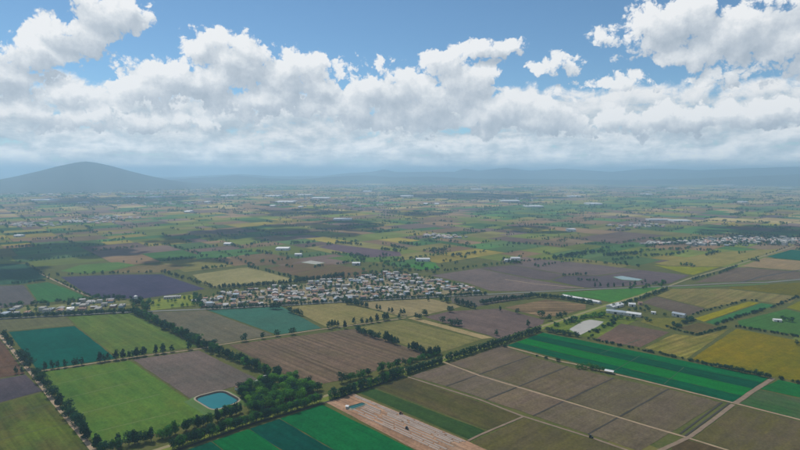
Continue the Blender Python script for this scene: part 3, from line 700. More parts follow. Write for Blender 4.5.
shed([(255, 385), (259, 384)], 5, 3, 'little white hut between the ploughed field and the grove', white)
shed([(345.6, 409), (348.2, 409.2)], 3, 2.6, 'tiny white pump house beside the small teal pond', white, cat='pump house', name='pump_house')
shed([(561.5, 297), (599, 304)], 9, 2.6, 'very long white tunnel greenhouse behind the tree hedge', white, white, 4.6, vault=True, cat='greenhouse', name='greenhouse')
# greenhouses and big sheds across the plain: (x, y, pixel length, depth m, number of bays)
GH = [(17, 237.2, 7, 26, 2, 'white barn among dark trees beyond the blue-green field'), (282, 250.6, 13, 30, 4, 'bright white greenhouse block between the olive fields'), (342, 220.6, 18, 70, 5, 'bright white greenhouse block beside dark woodland'),
      (423, 261.6, 14, 18, 2, 'long pale shed next to the vivid green field'), (516, 260.6, 9, 18, 2, 'white shed among the trees above the purple field'), (508, 262.2, 6, 14, 1, 'smaller white shed above the purple field'),
      (227, 245.4, 7, 24, 1, 'whitish barn at the end of a tree line'), (356, 265.6, 8, 16, 1, 'pale shed among trees behind the village'), (298, 256.4, 7, 14, 1, 'pale low shed in the middle of the brown fields'),
      (683, 222, 18, 60, 5, 'bright white greenhouse block on the open plain before the town'), (660, 220.8, 22, 40, 5, 'duller white greenhouse row beside the bright one'),
      (535, 207.2, 17, 120, 6, 'large bright white greenhouse far out on the plain'), (511, 202, 18, 120, 5, None), (576, 197.2, 10, 140, 4, None), (596, 205, 13, 120, 5, None), (572, 231.8, 8, 30, 2, None),
      (272, 197, 15, 150, 4, None), (304, 196, 13, 150, 4, None), (320, 199, 17, 160, 5, None), (284, 203, 18, 140, 5, None), (272, 207, 5, 70, 2, None), (407, 197, 13, 150, 4, None),
      (40, 201, 19, 150, 5, None), (126, 198, 9, 140, 3, None), (152, 198, 14, 140, 3, None), (187, 213, 6, 60, 2, None), (80, 204, 5, 100, 2, None), (227, 196.5, 13, 120, 3, None), (300, 208, 4, 60, 2, None),
      (426, 205, 4, 80, 2, None), (437, 205, 4, 80, 2, None), (649, 195, 7, 150, 3, None), (676, 189, 3.5, 250, 2, None), (729, 185.5, 11, 300, 4, None), (791, 188.5, 4, 200, 2, None), (637, 183.5, 3, 300, 2, None), (206, 203, 4, 90, 2, None), (100, 188, 12, 300, 3, None), (745, 203, 6, 90, 2, None), (478, 190, 10, 250, 3, None), (367, 192, 8, 200, 3, None)]
for (x, y, w, dep, bays, lab) in GH:
    far = lab is None
    shed([(x - w / 2, y), (x + w / 2, y)], dep, 5 if not far else 7, lab or 'white greenhouse roofs glinting far off in the hazy plain', white, white, 8 if not far else 12, vault=True, bays=bays,
         cat='greenhouse' if 'greenhouse' in (lab or 'greenhouse') else 'shed', name='greenhouse' if 'greenhouse' in (lab or 'greenhouse') else 'shed', group='distant greenhouses across the plain' if far else None)
# low tunnels of white plastic on the stripped site
def plastic_rows():
    p0, p1 = g(354, 394.5), g(327, 401.5); d = (g(468, 441) - g(354, 393.3)).normalized()
    mat = plain_mat('dusty_plastic', (.36, .31, .27), (.25, .20, .165), .12, .6)
    Ltot = (g(468, 441) - g(354, 393.3)).length; acr = (p1 - p0)
    r = random.Random(3)
    rows = [(.03, .02, .98), (.10, .04, .97), (.19, .36, .97), (.27, .20, .36), (.27, .40, .94), (.35, .20, .36), (.35, .42, .94), (.45, .23, .38), (.48, .41, .99), (.55, .23, .38), (.60, .44, .90), (.66, .25, .41), (.72, .42, .99), (.80, .22, .42), (.82, .5, .96), (.92, .30, .97)]
    for t, s0, s1 in rows:
        a = p0 + acr * t + d * (Ltot * s0); Ln = Ltot * (s1 - s0); w = 1.6 * r.uniform(.7, 1.2); hh = .6
        o = thing('plastic_tunnel', 'long low whitish plastic covered crop row on the pinkish site', 'plastic row', (a.x, a.y, .2), math.atan2(d.y, d.x), 'plastic covered rows on the stripped site')
        x = 0
        while x < Ln - 6:
            seg = r.uniform(14, 34); x1 = min(Ln, x + seg)
            pr = [(-w / 2, 0), (-w * .36, hh * .7), (0, hh), (w * .36, hh * .7), (w / 2, 0)]; q = r.uniform(-.15, .15)
            V = [(x, y + q, z) for y, z in pr] + [(x1, y + q, z) for y, z in pr]
            MB().add(V, [(i, i + 1, 6 + i, 5 + i) for i in range(4)] + [(4, 3, 2, 1, 0), (5, 6, 7, 8, 9)]).build('cover', mat, o); x = x1 + r.uniform(.5, 3.5)
plastic_rows()
def tractor(px, rz, label, col):
    p = g(*px); root = thing('tractor', label, 'tractor', (p.x, p.y, .37), rz)
    body = plain_mat('paint', col, None, .8, .5, .4)
    MB().box(-.2, 2.0, -.42, .42, .75, 1.5).box(-1.3, -.2, -.55, .55, .75, 1.2).build('body', body, root)
    MB().box(-1.3, .1, -.62, .62, 1.2, 2.45).build('cab', darkm, root); MB().box(-1.4, .2, -.7, .7, 2.45, 2.58).build('cab_roof', body, root)
    for x, y, r_, w in ((-.8, .85, .85, .45), (-.8, -.85, .85, .45), (1.5, .7, .5, .3), (1.5, -.7, .5, .3)):
        MB().tube((x, y - w / 2, r_), (x, y + w / 2, r_), r_, r_, 14).build('wheel', darkm, root)
    MB().tube((1.2, .2, 1.5), (1.2, .2, 2.2), .06, .06, 6).build('exhaust', darkm, root)
tractor((591, 438), ANG_B, 'small dark tractor on the dirt track between ploughed parcels', (.05, .05, .06))
tractor((401, 414.5), ANG_B + .3, 'small dark red tractor at the edge of the plastic rows', (.14, .04, .03))
tractor((407, 429.5), ANG_B - .2, 'small dark grey tractor in the middle of the plastic rows', (.05, .05, .05))
def water_tower(px):
    p = g(*px); root = thing('water_tower', 'white raised water tank standing above the hamlet trees', 'water tower', (p.x, p.y, 0))
    for i in range(4):
        a = math.pi / 4 + i * math.pi / 2; MB().tube((2.6 * math.cos(a), 2.6 * math.sin(a), 0), (2.0 * math.cos(a), 2.0 * math.sin(a), 12), .22, .18, 6).build('leg', conc, root)
    MB().tube((0, 0, 12), (0, 0, 16.5), 3.0, 3.0, 16).build('tank', white, root); MB().tube((0, 0, 16.52), (0, 0, 18), 3.2, .3, 16).build('roof', white, root)
    MB().tube((0, 0, 0), (0, 0, 12), .2, .2, 6).build('pipe', conc, root)
water_tower((136, 305))

# ------------------------------------------------------------------ village houses
def inside(p, poly):
    c = False
    for i in range(len(poly)):
        x1, y1 = poly[i - 1]; x2, y2 = poly[i]
        if (y1 > p[1]) != (y2 > p[1]) and p[0] < (x2 - x1) * (p[1] - y1) / (y2 - y1) + x1: c = not c
    return c
HM = {'white': plain_mat('whitewashed_wall', (.50, .47, .43), (.38, .36, .33), .5), 'cream': plain_mat('cream_wall', (.40, .33, .25), (.32, .27, .21), .5),
      'brick red': plain_mat('red_brick_wall', (.36, .20, .14), (.28, .16, .12), .5), 'grey': plain_mat('bare_block_wall', (.32, .31, .30), (.25, .24, .23), .5),
      'pale blue': plain_mat('pale_blue_wall', (.34, .44, .52), (.28, .36, .42), .5), 'pinkish': plain_mat('pink_wall', (.52, .33, .27), (.42, .27, .22), .5)}
RM = {'white': plain_mat('whitened_roof_slab', (.44, .42, .40), (.30, .29, .275), .35), 'grey': conc, 'red': tin, 'metal': metal}
def house_protos():
    out = []; r = random.Random(5)
    for k in range(7):
        w, d, h = r.uniform(8, 12.5), r.uniform(6.5, 9.5), r.choice([3.0, 3.1, 3.3, 5.8])
        parts = {}
        b = MB().box(-w / 2, w / 2, -d / 2, d / 2, -.1, h)
        if k % 3 == 1: b.box(w / 2 + .002, w / 2 + 3.6, -d / 2 + .4, d / 2 - 1.2, -.1, 2.7)
        parts['wall'] = b
        if k in (2, 5): parts['roof'] = MB().gable(-w / 2, w / 2, -d / 2, d / 2, 0, h + .01, h + 1.5, .45)
        else:
            t = MB().box(-w / 2 - .25, w / 2 + .25, -d / 2 - .25, d / 2 + .25, h + .004, h + .22)
            for q in ((-w / 2 - .25, w / 2 + .25, -d / 2 - .25, -d / 2), (-w / 2 - .25, w / 2 + .25, d / 2, d / 2 + .25)): t.box(*q, h + .224, h + .6)
            if k % 3 == 1: t.box(w / 2 + .26, w / 2 + 3.8, -d / 2 + .3, d / 2 - 1.1, 2.704, 2.85)
            parts['roof'] = t
            if k % 2 == 0: parts['water_tank'] = MB().tube((w * .25, d * .2, h + .22), (w * .25, d * .2, h + 1.7), .62, .55, 8)
        parts['door'] = MB().box(-.5, .5, -d / 2 - .05, -d / 2 + .05, 0, 2.1)
        parts['window'] = MB().box(-w * .36, -w * .36 + 1.3, -d / 2 - .05, -d / 2 + .05, 1, 2.2)
        parts['window.001'] = MB().box(w * .2, w * .2 + 1.3, -d / 2 - .05, -d / 2 + .05, 1, 2.2)
        out.append({n: mesh(n, p.v, p.f) for n, p in parts.items()})
    for pr in out:
        for n, me in pr.items(): me.materials.append(darkm)
    return out
PROTO = house_protos()
NHOUSE = [0]
def house(p, rz, wcol, rcol, label, group, s=1.0):
    pr = random.choice(PROTO); root = thing('house', label, 'house', (p.x, p.y, .1), rz, group); root.scale = (s, s, s); NHOUSE[0] += 1
    for n, me in pr.items():
        o = link(n.split('.')[0], me, root); sl_ = o.material_slots[0]; sl_.link = 'OBJECT'
        sl_.material = HM[wcol] if n == 'wall' else RM[rcol] if n == 'roof' else darkm
OCC = []
def settle(poly, ax, sx, sy, skip, where, group, cap, s=(.85, 1.2), tree_cb=None):
    P = [g(x, y) for x, y in poly]; p2 = [(p.x, p.y) for p in P]; c = sum(P, Vector()) / len(P); ang = ax
    u, v = Vector((math.cos(ang), math.sin(ang), 0)), Vector((-math.sin(ang), math.cos(ang), 0)); n = 0
    cand = []
    for i in range(-60, 61):
        for j in range(-60, 61):
            if i % 7 == 0 and random.random() < .6 or j % 5 == 0 and random.random() < .55: continue          # streets
            p = c + u * (i * sx + random.uniform(-.2, .2) * sx) + v * (j * sy + random.uniform(-.2, .2) * sy)
            if inside((p.x, p.y), p2): cand.append(p)
    random.shuffle(cand)
    free = []
    for p in cand:
        if random.random() < skip or n >= cap: free.append(p); continue
        wc = random.choices(['white', 'cream', 'brick red', 'grey', 'pale blue', 'pinkish'], [40, 18, 12, 15, 3, 12])[0]
        rc = random.choices(['white', 'grey', 'red', 'metal'], [40, 30, 18, 12])[0]
        house(p, ang + random.choice([0, math.pi / 2, math.pi, -math.pi / 2]) + random.uniform(-.06, .06), wc, rc,
              '%s walled house under %s roof %s' % (wc, {'white': 'a whitish', 'grey': 'a concrete', 'red': 'a rusty red', 'metal': 'a metal'}[rc], where), '%s, %s walls and %s roof' % (group, wc, rc), random.uniform(*s))
        n += 1
    return free
RDANG = math.atan2(*(lambda e: (e.y, e.x))(g(430, 297) - g(206, 309)))
VILLAGE = [(202, 299), (225, 292.5), (262, 289), (300, 285), (340, 279), (375, 274), (402, 273), (425, 277), (452, 283), (474, 289.5), (484, 292), (430, 295.6), (380, 299.3), (330, 301.6), (270, 304.6), (204, 307.5)]
field(VILLAGE + [(203, 308.8)], (176, 158, 134), (150, 138, 112), 'A', .2, 9, 14, (104, 118, 66), .8, name='village_ground')
FREE1 = settle(VILLAGE, RDANG, 12.6, 12.0, .14, 'in the crowded village', 'village houses', 250)
HAMLET = [(-20, 312), (0, 308.8), (60, 304.5), (92, 300.5), (128, 300.5), (132, 305), (100, 309.5), (60, 312.5), (0, 315.5), (-20, 317)]
field(HAMLET, (150, 142, 108), (120, 124, 80), 'A', .2, 9, 14, (96, 112, 62), .8, name='village_ground')
FREE2 = settle(HAMLET, RDANG, 16, 13, .45, 'in the narrow roadside hamlet', 'hamlet houses', 38)
for (x, y) in [(168, 298.6), (173, 298.2), (177, 298), (214, 300.5), (196, 302)]: house(g(x, y), RDANG, 'white', 'white', 'white walled house with white roof on the grassy plot beside the village', 'houses on the plot beside the village', 1.2)
TOWN = [(655, 242), (690, 238.5), (720, 238.3), (740, 236.3), (800, 236.5), (840, 237), (840, 245), (790, 246), (740, 246.5), (728, 247.5), (690, 246)]
FREE3 = settle(TOWN, RDANG + .3, 26, 27, .25, 'in the far town', 'town houses', 60, (1.1, 1.7))

def far_houses():
    """specks of far settlements, too many and too small to count"""
    spots = [(75, 222, 30, 2.0, 60), (25, 225, 30, 2.0, 45), (115, 218, 25, 2.0, 40), (40, 196, 60, 3, 60), (130, 193, 60, 3, 70), (250, 195, 60, 3, 110), (230, 188, 90, 4, 90), (330, 200, 60, 4, 80), (450, 237.5, 16, 1.5, 26),
             (432, 236, 10, 1.0, 14), (640, 226, 30, 2, 40), (740, 185, 60, 4, 60), (520, 200, 40, 3, 40), (600, 182, 90, 3, 70), (400, 185, 120, 4, 90), (655, 244, 14, 1.2, 20), (160, 203, 60, 3, 50), (350, 205, 50, 3, 50), (790, 241, 20, 2, 60), (742, 241, 34, 2.6, 150), (700, 243, 22, 2, 50), (700, 192, 80, 4, 50), (500, 185, 80, 3, 50), (180, 192, 60, 3, 60), (560, 192, 80, 3, 40)]
    for wall_name, mt, part in (('distant_houses', HM['white'], 0), ('distant_houses', HM['pinkish'], 1), ('distant_houses', HM['grey'], 2)):
        r = random.Random(40 + part); mb = MB()
        for (x, y, sx, sy, n) in spots:
            for _ in range(int(n * (.5, .2, .3)[part])):
                p = g(x + r.gauss(0, .5) * sx, y + r.gauss(0, .5) * sy); d = p.length; k = max(1.0, d / 3500)
                w, dd, h = r.uniform(8, 20) * k, r.uniform(8, 16) * k, r.uniform(3.2, 6) * k ** .5
                o = len(mb.v); mb.box(-w / 2, w / 2, -dd / 2, dd / 2, 0, h); a = r.uniform(0, 1.5)
                mb.gable(-w / 2, w / 2, -dd / 2, dd / 2, 0, h + .01, h * 1.35, .3)
                for i in range(o, len(mb.v)):
                    vx, vy, vz = mb.v[i]; mb.v[i] = (p.x + vx * math.cos(a) - vy * math.sin(a), p.y + vx * math.sin(a) + vy * math.cos(a), vz)
        ob = mb.build(wall_name, mt); tag(ob, ('scattered white specks of houses far across the plain', 'scattered pinkish specks of houses far across the plain', 'scattered grey specks of houses far across the plain')[part], 'houses', None, 'stuff')
far_houses()
# ------------------------------------------------------------------ trees
FOL = {'dark': foliage_mat('dark_foliage', (.014, .052, .024), (.024, .070, .026), (.018, .054, .030)),
       'mid': foliage_mat('mid_foliage', (.040, .150, .022), (.070, .200, .026), (.048, .130, .024)),
       'light': foliage_mat('light_foliage', (.110, .280, .026), (.170, .330, .028), (.080, .220, .024)),
       'olive': foliage_mat('olive_foliage', (.050, .072, .030), (.066, .088, .034), (.042, .064, .028))}
bark = plain_mat('bark', (.14, .11, .085), (.09, .07, .055), 1.5)
def lobes_for(kind, r):
    """ellipsoids of a crown of unit tree height 1, list of (centre, radii)"""
    if kind == 'tall':      # eucalyptus-like, upright and uneven
        L_ = [((r.uniform(-.05, .05), r.uniform(-.05, .05), .30 + .145 * i), (r.uniform(.15, .23) * (1.1 - .12 * i), r.uniform(.15, .23) * (1.1 - .12 * i), r.uniform(.13, .17))) for i in range(5)]
        return L_ + [((r.uniform(-.16, .16), r.uniform(-.16, .16), r.uniform(.3, .72)), (r.uniform(.09, .14),) * 2 + (r.uniform(.09, .14),)) for _ in range(5)]
    if kind == 'round':     # mesquite-like, broad
        return [((r.uniform(-.2, .2), r.uniform(-.2, .2), r.uniform(.30, .82)), (r.uniform(.16, .27), r.uniform(.16, .27), r.uniform(.14, .2))) for _ in range(10)] + [((0, 0, .50), (.32, .32, .34))]
    if kind == 'hedge':     # full down to the ground
        return [((r.uniform(-.1, .1), r.uniform(-.1, .1), .18 + .2 * i), (r.uniform(.24, .30), r.uniform(.24, .30), .2)) for i in range(4)] + [((r.uniform(-.2, .2), r.uniform(-.2, .2), r.uniform(.4, .85)), (.15, .15, .13)) for _ in range(4)]
    return [((r.uniform(-.38, .38), r.uniform(-.38, .38), r.uniform(.3, .62)), (r.uniform(.28, .42), r.uniform(.28, .42), r.uniform(.25, .36))) for _ in range(6)]   # bush
def leaf_cards(kind, seed, n, size):
    r = random.Random(seed); lob = lobes_for(kind, r); wts = [a[1][0] * a[1][2] for a in lob]
    g2 = np.random.default_rng(seed)
    idx = g2.choice(len(lob), n, p=np.array(wts) / sum(wts))
    d = g2.normal(size=(n, 3)); d /= np.linalg.norm(d, axis=1, keepdims=True)
    rad = g2.uniform(.55, 1.0, (n, 1)) ** .5 * g2.uniform(.92, 1.14, (n, 1))
    cen = np.array([lob[i][0] for i in idx]); rr = np.array([lob[i][1] for i in idx])
    p = cen + d * rad * rr; p[:, 2] = np.maximum(p[:, 2], .03)
    nn = d / rr; nn /= np.linalg.norm(nn, axis=1, keepdims=True); nn += g2.normal(size=(n, 3)) * .45; nn /= np.linalg.norm(nn, axis=1, keepdims=True)
    t = np.cross(nn, g2.normal(size=(n, 3))); t /= np.linalg.norm(t, axis=1, keepdims=True); b = np.cross(nn, t)
    s = size * g2.uniform(.6, 1.35, (n, 1)); s2 = size * g2.uniform(.5, 1.1, (n, 1))
    V = np.stack([p - t * s - b * s2 * .3, p + b * s2 * -.9, p + t * s + b * s2 * .2, p + b * s2], axis=1).reshape(-1, 3)
    return V
def cards_mesh(name, V):
    n = len(V) // 4; me = bpy.data.meshes.new(name); me.vertices.add(len(V)); me.vertices.foreach_set('co', V.astype(np.float32).ravel())
    me.loops.add(len(V)); me.loops.foreach_set('vertex_index', np.arange(len(V), dtype=np.int32))
    me.polygons.add(n); me.polygons.foreach_set('loop_start', np.arange(0, len(V), 4, dtype=np.int32)); me.update(); me.validate(); return me
def trunk_mesh(kind, seed):
    r = random.Random(seed + 99); mb = MB(); h = {'tall': .8, 'round': .5, 'hedge': .7, 'bush': .3}[kind]; tr = {'tall': .022, 'round': .03, 'hedge': .022, 'bush': .02}[kind]
    k = Vector((r.uniform(-.02, .02), r.uniform(-.02, .02), h * .45)); mb.tube((0, 0, -.01), k, tr, tr * .75, 6); tp = Vector((k.x * 1.5, k.y * 1.5, h)); mb.tube(k, tp, tr * .75, tr * .3, 6)
    for i in range(5):
        a = r.uniform(0, 6.28); z = r.uniform(.4, .85); s = k.lerp(tp, z - .35); mb.tube(s, s + Vector((math.cos(a) * .18, math.sin(a) * .18, r.uniform(.1, .2))), tr * .4, tr * .12, 5)
    return mesh('trunk', mb.v, mb.f)
TREE = {}
for kd in ('tall', 'round', 'hedge', 'bush'):
    for v in range(5):
        TREE[kd, v] = (cards_mesh('crown', leaf_cards(kd, 100 + v * 13 + len(kd), 620 if kd != 'bush' else 330, .044 if kd != 'bush' else .085)), trunk_mesh(kd, v))
        TREE[kd, v][0].materials.append(FOL['dark']); TREE[kd, v][1].materials.append(bark)
LITE = {(kd, v, q): leaf_cards(kd, 700 + v * 7 + len(kd), n, s if kd != 'bush' else s * 1.9) for kd in ('tall', 'round', 'hedge', 'bush') for v in range(4) for q, n, s in (('near', 110, .085), ('mid', 42, .13), ('far', 14, .21))}
ALL = []     # every tree: (x, y, height, kind, colour, label, group, category)
TONE = {'dark': 'dark green', 'mid': 'mid green', 'light': 'bright green', 'olive': 'olive green'}
def put(p, h, kind, col, label, group, cat='tree', wide=1.0):
    w_ = label.split()                            # say the foliage tone of each one
    if w_[0] in ('dark', 'green') and cat == 'tree': w_ = w_[1:]
    if cat == 'tree': label = TONE[col] + ' ' + ' '.join(x for i, x in enumerate(w_) if not (x == 'green' and i == 1 and w_[0] == 'broad'))
    ALL.append((p.x, p.y, h, kind, col, label, group, cat, wide))
def row(px, n, h, kind='tall', col='dark', label='', group='', jit=1.2, cat='tree', gaps=0.0, wide=1.0):
    pts = [g(x, y) for x, y in px]; seg = [(pts[i + 1] - pts[i]).length for i in range(len(pts) - 1)]; T = sum(seg)
    for k in range(n):
        if random.random() < gaps: continue
        s = T * (k + .5 + random.uniform(-.25, .25)) / n
        for i, sl_ in enumerate(seg):
            if s <= sl_ or i == len(seg) - 1: p = pts[i].lerp(pts[i + 1], min(1, s / sl_)); break
            s -= sl_
        p = p + Vector((random.gauss(0, jit), random.gauss(0, jit), 0))
        kk = random.choice(kind) if isinstance(kind, (list, tuple)) else kind; cc = random.choice(col) if isinstance(col, (list, tuple)) else col
        put(p, random.uniform(*h), kk, cc, label, group, cat, wide * random.uniform(.85, 1.2))
def spots(px, h, kind, col, label, group, cat='tree', wide=1.0):
    for x, y in px:
        put(g(x, y), random.uniform(*h), random.choice(kind) if isinstance(kind, tuple) else kind, col, label, group, cat, wide * random.uniform(.85, 1.2))
def patch(px, n, h, kind, col, label, group, cat='tree', wide=1.0):
    P = [g(x, y) for x, y in px]; p2 = [(p.x, p.y) for p in P]; xs, ys = [p.x for p in P], [p.y for p in P]; k = 0; tries = 0
    while k < n and tries < n * 40:
        tries += 1; q = (random.uniform(min(xs), max(xs)), random.uniform(min(ys), max(ys)))
        if inside(q, p2):
            put(Vector((*q, 0)), random.uniform(*h), random.choice(kind) if isinstance(kind, tuple) else kind, random.choice(col) if isinstance(col, (list, tuple)) else col, label, group, cat, wide * random.uniform(.85, 1.2)); k += 1
def plant():
    spots([(5, 339), (7.5, 343), (11, 348), (21, 359), (24, 362.5), (29, 368.5), (37, 377), (41, 382.5), (47, 389), (52, 397), (60, 407), (67, 412.5), (70, 418), (76, 423), (79, 429), (84, 436), (87, 441), (97, 449), (105, 453)], (12, 16), ('tall', 'round'), 'dark',
          'dark leafy tree in the line along the dirt track', 'trees along the dirt track', wide=1.25)
    spots([(16, 374), (22, 373.6)], (8, 10), 'tall', 'dark', 'small dark tree on the edge of the purple-grey field', 'small trees by the purple-grey field')
    spots([(45, 370.6), (52, 369), (58, 368.6), (65, 367.6), (74, 366.4), (77, 366), (82, 365), (100, 362.4), (104, 361.8), (108, 361), (116, 360.2), (123, 359), (129, 358.2), (133, 357.7), (137, 357.2), (141, 356.6), (144, 356), (156, 354.3), (163, 353.4), (172, 352), (189, 349.6)], (9, 14), 'tall', 'dark',
          'dark upright tree in the line between teal and lime fields', 'trees between the teal and lime fields', wide=1.15)
    spots([(243, 341.4), (263, 338.4), (278, 336.4), (292, 334.3)], (10, 13), 'round', 'dark', 'lone dark tree beside the teal field and brown field', 'lone trees by the brown field', wide=1.1)
    spots([(329, 329), (332, 327.6), (335, 327), (338, 327.4), (345, 328.6), (354, 325), (362, 324.6), (371, 323), (384, 320.6), (387, 320), (399, 318.6), (367, 324), (377, 322)], (9, 14), 'tall', 'dark', 'dark tree along the path beside the tan fields', 'trees by the tan fields', wide=1.1)
    row([(134, 313.2), (160, 326), (206, 348.3), (258, 371), (280, 378)], 78, (10, 15), ('tall', 'round'), ('dark', 'dark', 'mid'), 'dark tree in the long diagonal row from village to grove', 'diagonal tree row', 2.2, wide=1.25)
    row([(355, 331), (379, 339.5)], 13, (9, 12), 'round', 'dark', 'dark tree in the broken row beside the brown ploughed field', 'broken row by the brown field'); row([(384, 341), (400, 346)], 8, (10, 15), 'tall', 'dark', 'dark tree in the broken row beside the brown ploughed field', 'broken row by the brown field')
    row([(408, 349), (424, 354)], 8, (9, 13), 'tall', 'dark', 'dark tree in the broken row beside the brown ploughed field', 'broken row by the brown field'); row([(424, 358), (440, 354)], 7, (9, 14), 'tall', 'dark', 'dark tree in the broken row beside the brown ploughed field', 'broken row by the brown field')
    # grove
    patch([(243, 389), (262, 384), (290, 379), (308, 385), (318, 396), (298, 404), (256, 413), (243, 409)], 105, (9, 14), 'round', ('mid', 'mid', 'light', 'dark'), 'broad green tree inside the dense grove by the reservoir', 'trees of the grove', wide=1.05)
    patch([(240, 390), (250, 388), (250, 408), (244, 410)], 10, (10, 13), 'round', 'dark', 'broad green tree inside the dense grove by the reservoir', 'trees of the grove')
    # double avenue
    row([(172, 449.5), (250, 423.5), (320, 402.3)], 58, (9.5, 12.5), 'round', ('dark', 'mid'), 'tree in the avenue row bordering the banded green field', 'avenue row by the green field', .9, wide=.95)
    row([(110, 450), (160, 440), (243, 412.5)], 30, (10, 14), ('round', 'tall'), ('dark', 'mid'), 'tree in the avenue row below the lime field and reservoir', 'avenue row below the lime field', 1.6, wide=1.1, gaps=.12)
    row([(250, 411), (320, 390)], 24, (9, 13), 'round', ('dark', 'mid'), 'tree in the avenue row in front of the grove', 'avenue row before the grove', 1.6)
    row([(330, 399.6), (366, 388), (403, 375.4)], 34, (8.5, 11.5), 'hedge', ('dark', 'mid'), 'dense tree in the avenue row above the stripped site', 'avenue row above the stripped site', .8, wide=1.1)
    row([(340, 384), (372, 374.5), (405, 365)], 17, (9, 13), 'round', ('dark', 'mid'), 'tree in the avenue row below the brown ploughed field', 'avenue row below the brown field', 1.5, wide=1.05, gaps=.1)
    row([(406, 374.6), (442, 363)], 30, (8.5, 10), 'hedge', 'dark', 'clipped dense hedge tree beside the dark ploughed strip', 'clipped hedge by the ploughed strip', .5, wide=.9)
    row([(446, 361.4), (500, 344.7), (541, 331.2)], 62, (9, 11), 'hedge', 'dark', 'clipped dense hedge tree along the ploughed parcels', 'clipped hedge along the parcels', .5, wide=.9)
    row([(405, 364), (440, 354)], 12, (5, 8), 'bush', 'mid', 'leafy bush on the bank beside the clipped hedge', 'bushes by the clipped hedge', 1.5, cat='bush')
    # around the milky pond
    row([(545, 331.5), (580, 337.5)], 16, (6, 9), 'round', 'dark', 'rounded tree in the clump between milky pond and green field', 'clump by the milky pond', 1.4, wide=1.1)
    patch([(548, 327), (575, 320), (600, 312), (606, 318), (590, 319), (570, 326)], 26, (4, 8), ('bush', 'round'), ('mid', 'light', 'dark'), 'green scrub tree on the bank of the milky pond', 'scrub by the milky pond')
    patch([(584, 336), (604, 324), (614, 318), (622, 321), (600, 331), (590, 338)], 22, (3, 6), 'bush', ('mid', 'dark'), 'low green bush on the scrubby bank of the milky pond', 'bushes by the milky pond', 'bush')
    row([(583, 338), (640, 350), (668, 356)], 30, (2.5, 4.5), 'bush', 'dark', 'low dark bush in the hedge line above the long green field', 'hedge line above the long green field', 1, 'bush', gaps=.15)
    row([(668, 356), (714, 366.5)], 12, (2.5, 5), 'bush', 'dark', 'low dark bush in the hedge line above the long green field', 'hedge line above the long green field', 1, 'bush', gaps=.2)
    row([(714, 366.5), (771, 378.6)], 24, (5, 7), 'round', 'dark', 'rounded dark tree in the row below the mustard field', 'row below the mustard field', .8, wide=1.2)
    row([(776, 378.5), (800, 384), (880, 400)], 16, (3, 5), 'bush', 'dark', 'low dark bush below the mustard field near the brown track', 'bushes below the mustard field', 1, 'bush')
    spots([(578, 369), (582, 368.6), (586, 369.2), (591, 370), (595, 370.6), (599, 371.4), (603, 371.6), (589, 368), (596, 369)], (5, 8), 'round', 'mid', 'bushy tree beside the white open shelter', 'trees by the open shelter', wide=1.2)
    spots([(537, 356.5), (546, 358.5), (558, 361.4), (505, 347)], (3, 5), 'bush', 'dark', 'single dark bush on the pale track edge', 'bushes on the track edge', 'bush')
    # hedges on the right
    row([(667, 327), (682, 332), (697, 335.4), (712, 331.5), (727, 327.4)], 28, (3, 4.6), 'bush', 'dark', 'dark bush in the hedge round the small brown field', 'hedge of the small brown field', .9, 'bush')
    patch([(668, 327), (690, 319), (696, 321), (677, 328)], 20, (4, 7.5), ('round', 'bush'), 'dark', 'dark tree in the thicket beside the small brown field', 'thicket by the small brown field')
    row([(692, 315), (720, 307.5), (748, 300.2), (760, 301.6)], 24, (3, 5), 'bush', 'dark', 'dark bush in the hedge beside the yellow strip', 'hedge by the yellow strip', .9, 'bush', gaps=.12)
    row([(714, 325.6), (735, 318.6), (778, 306), (788, 301), (800, 297)], 36, (3.5, 6), 'bush', 'dark', 'dark bush in the hedge beside the teal-green strip', 'hedge by the teal-green strip', 1.2, 'bush', gaps=.1)
    row([(734, 326.6), (800, 337.5), (860, 348)], 28, (3.5, 5), 'bush', 'dark', 'dark bush in the hedge above the mustard field', 'hedge above the mustard field', 1, 'bush', gaps=.15)
    spots([(782, 319), (785, 321), (797, 345), (790, 322)], (6, 9), 'round', 'dark', 'round dark tree near the white farmhouse', 'trees near the white farmhouse', wide=1.3)
    spots([(618, 319), (613, 318.5), (622, 319), (628, 320), (634, 320), (645, 312), (649, 311), (641, 310), (646, 308.5), (635, 311), (629, 311.5), (608, 318), (650, 322), (646, 321), (686, 319), (688, 321), (665, 316)], (5, 8), 'round', 'dark', 'dark round tree around the farmyard sheds', 'farmyard trees', wide=1.3)
    row([(612, 308.5), (640, 299.5), (667, 289.8)], 44, (6, 8.5), 'hedge', 'dark', 'dense dark tree in the hedge by the farmyard and canal road', 'hedge by the farmyard', 1.2, wide=1.2)
    row([(692, 280.4), (706, 277), (718, 274), (737, 267)], 34, (6, 8), 'hedge', 'dark', 'dense dark tree along the canal road past the junction', 'trees past the junction', 1, gaps=.1, wide=1.2)
    row([(738, 264), (790, 247)], 20, (5, 7), 'round', 'dark', 'small tree along the far canal road', 'trees along the far canal road', 1.5, gaps=.3)
    # village side rows
    row([(480, 304.6), (506, 301), (533, 297.6)], 34, (8, 12), ('tall', 'round'), 'dark', 'dark tree in the row beside the grey field by the village', 'row by the grey field', 1.3, wide=1.2)
    row([(534, 297), (560, 299), (592, 304.5)], 30, (7, 10), ('round', 'hedge'), 'dark', 'dark tree screening the long tunnel greenhouse', 'trees before the tunnel greenhouse', 1.2, wide=1.2)
    spots([(500, 311.4), (517, 313.6), (541, 317.6), (549, 320.6), (557, 318.6), (561, 318), (565, 316.4), (528, 327), (496, 335.6), (559, 317.4)], (9, 14), ('tall', 'round'), 'dark', 'lone dark tree on the edge of the purple-brown field', 'lone trees by the purple-brown field', wide=1.2)
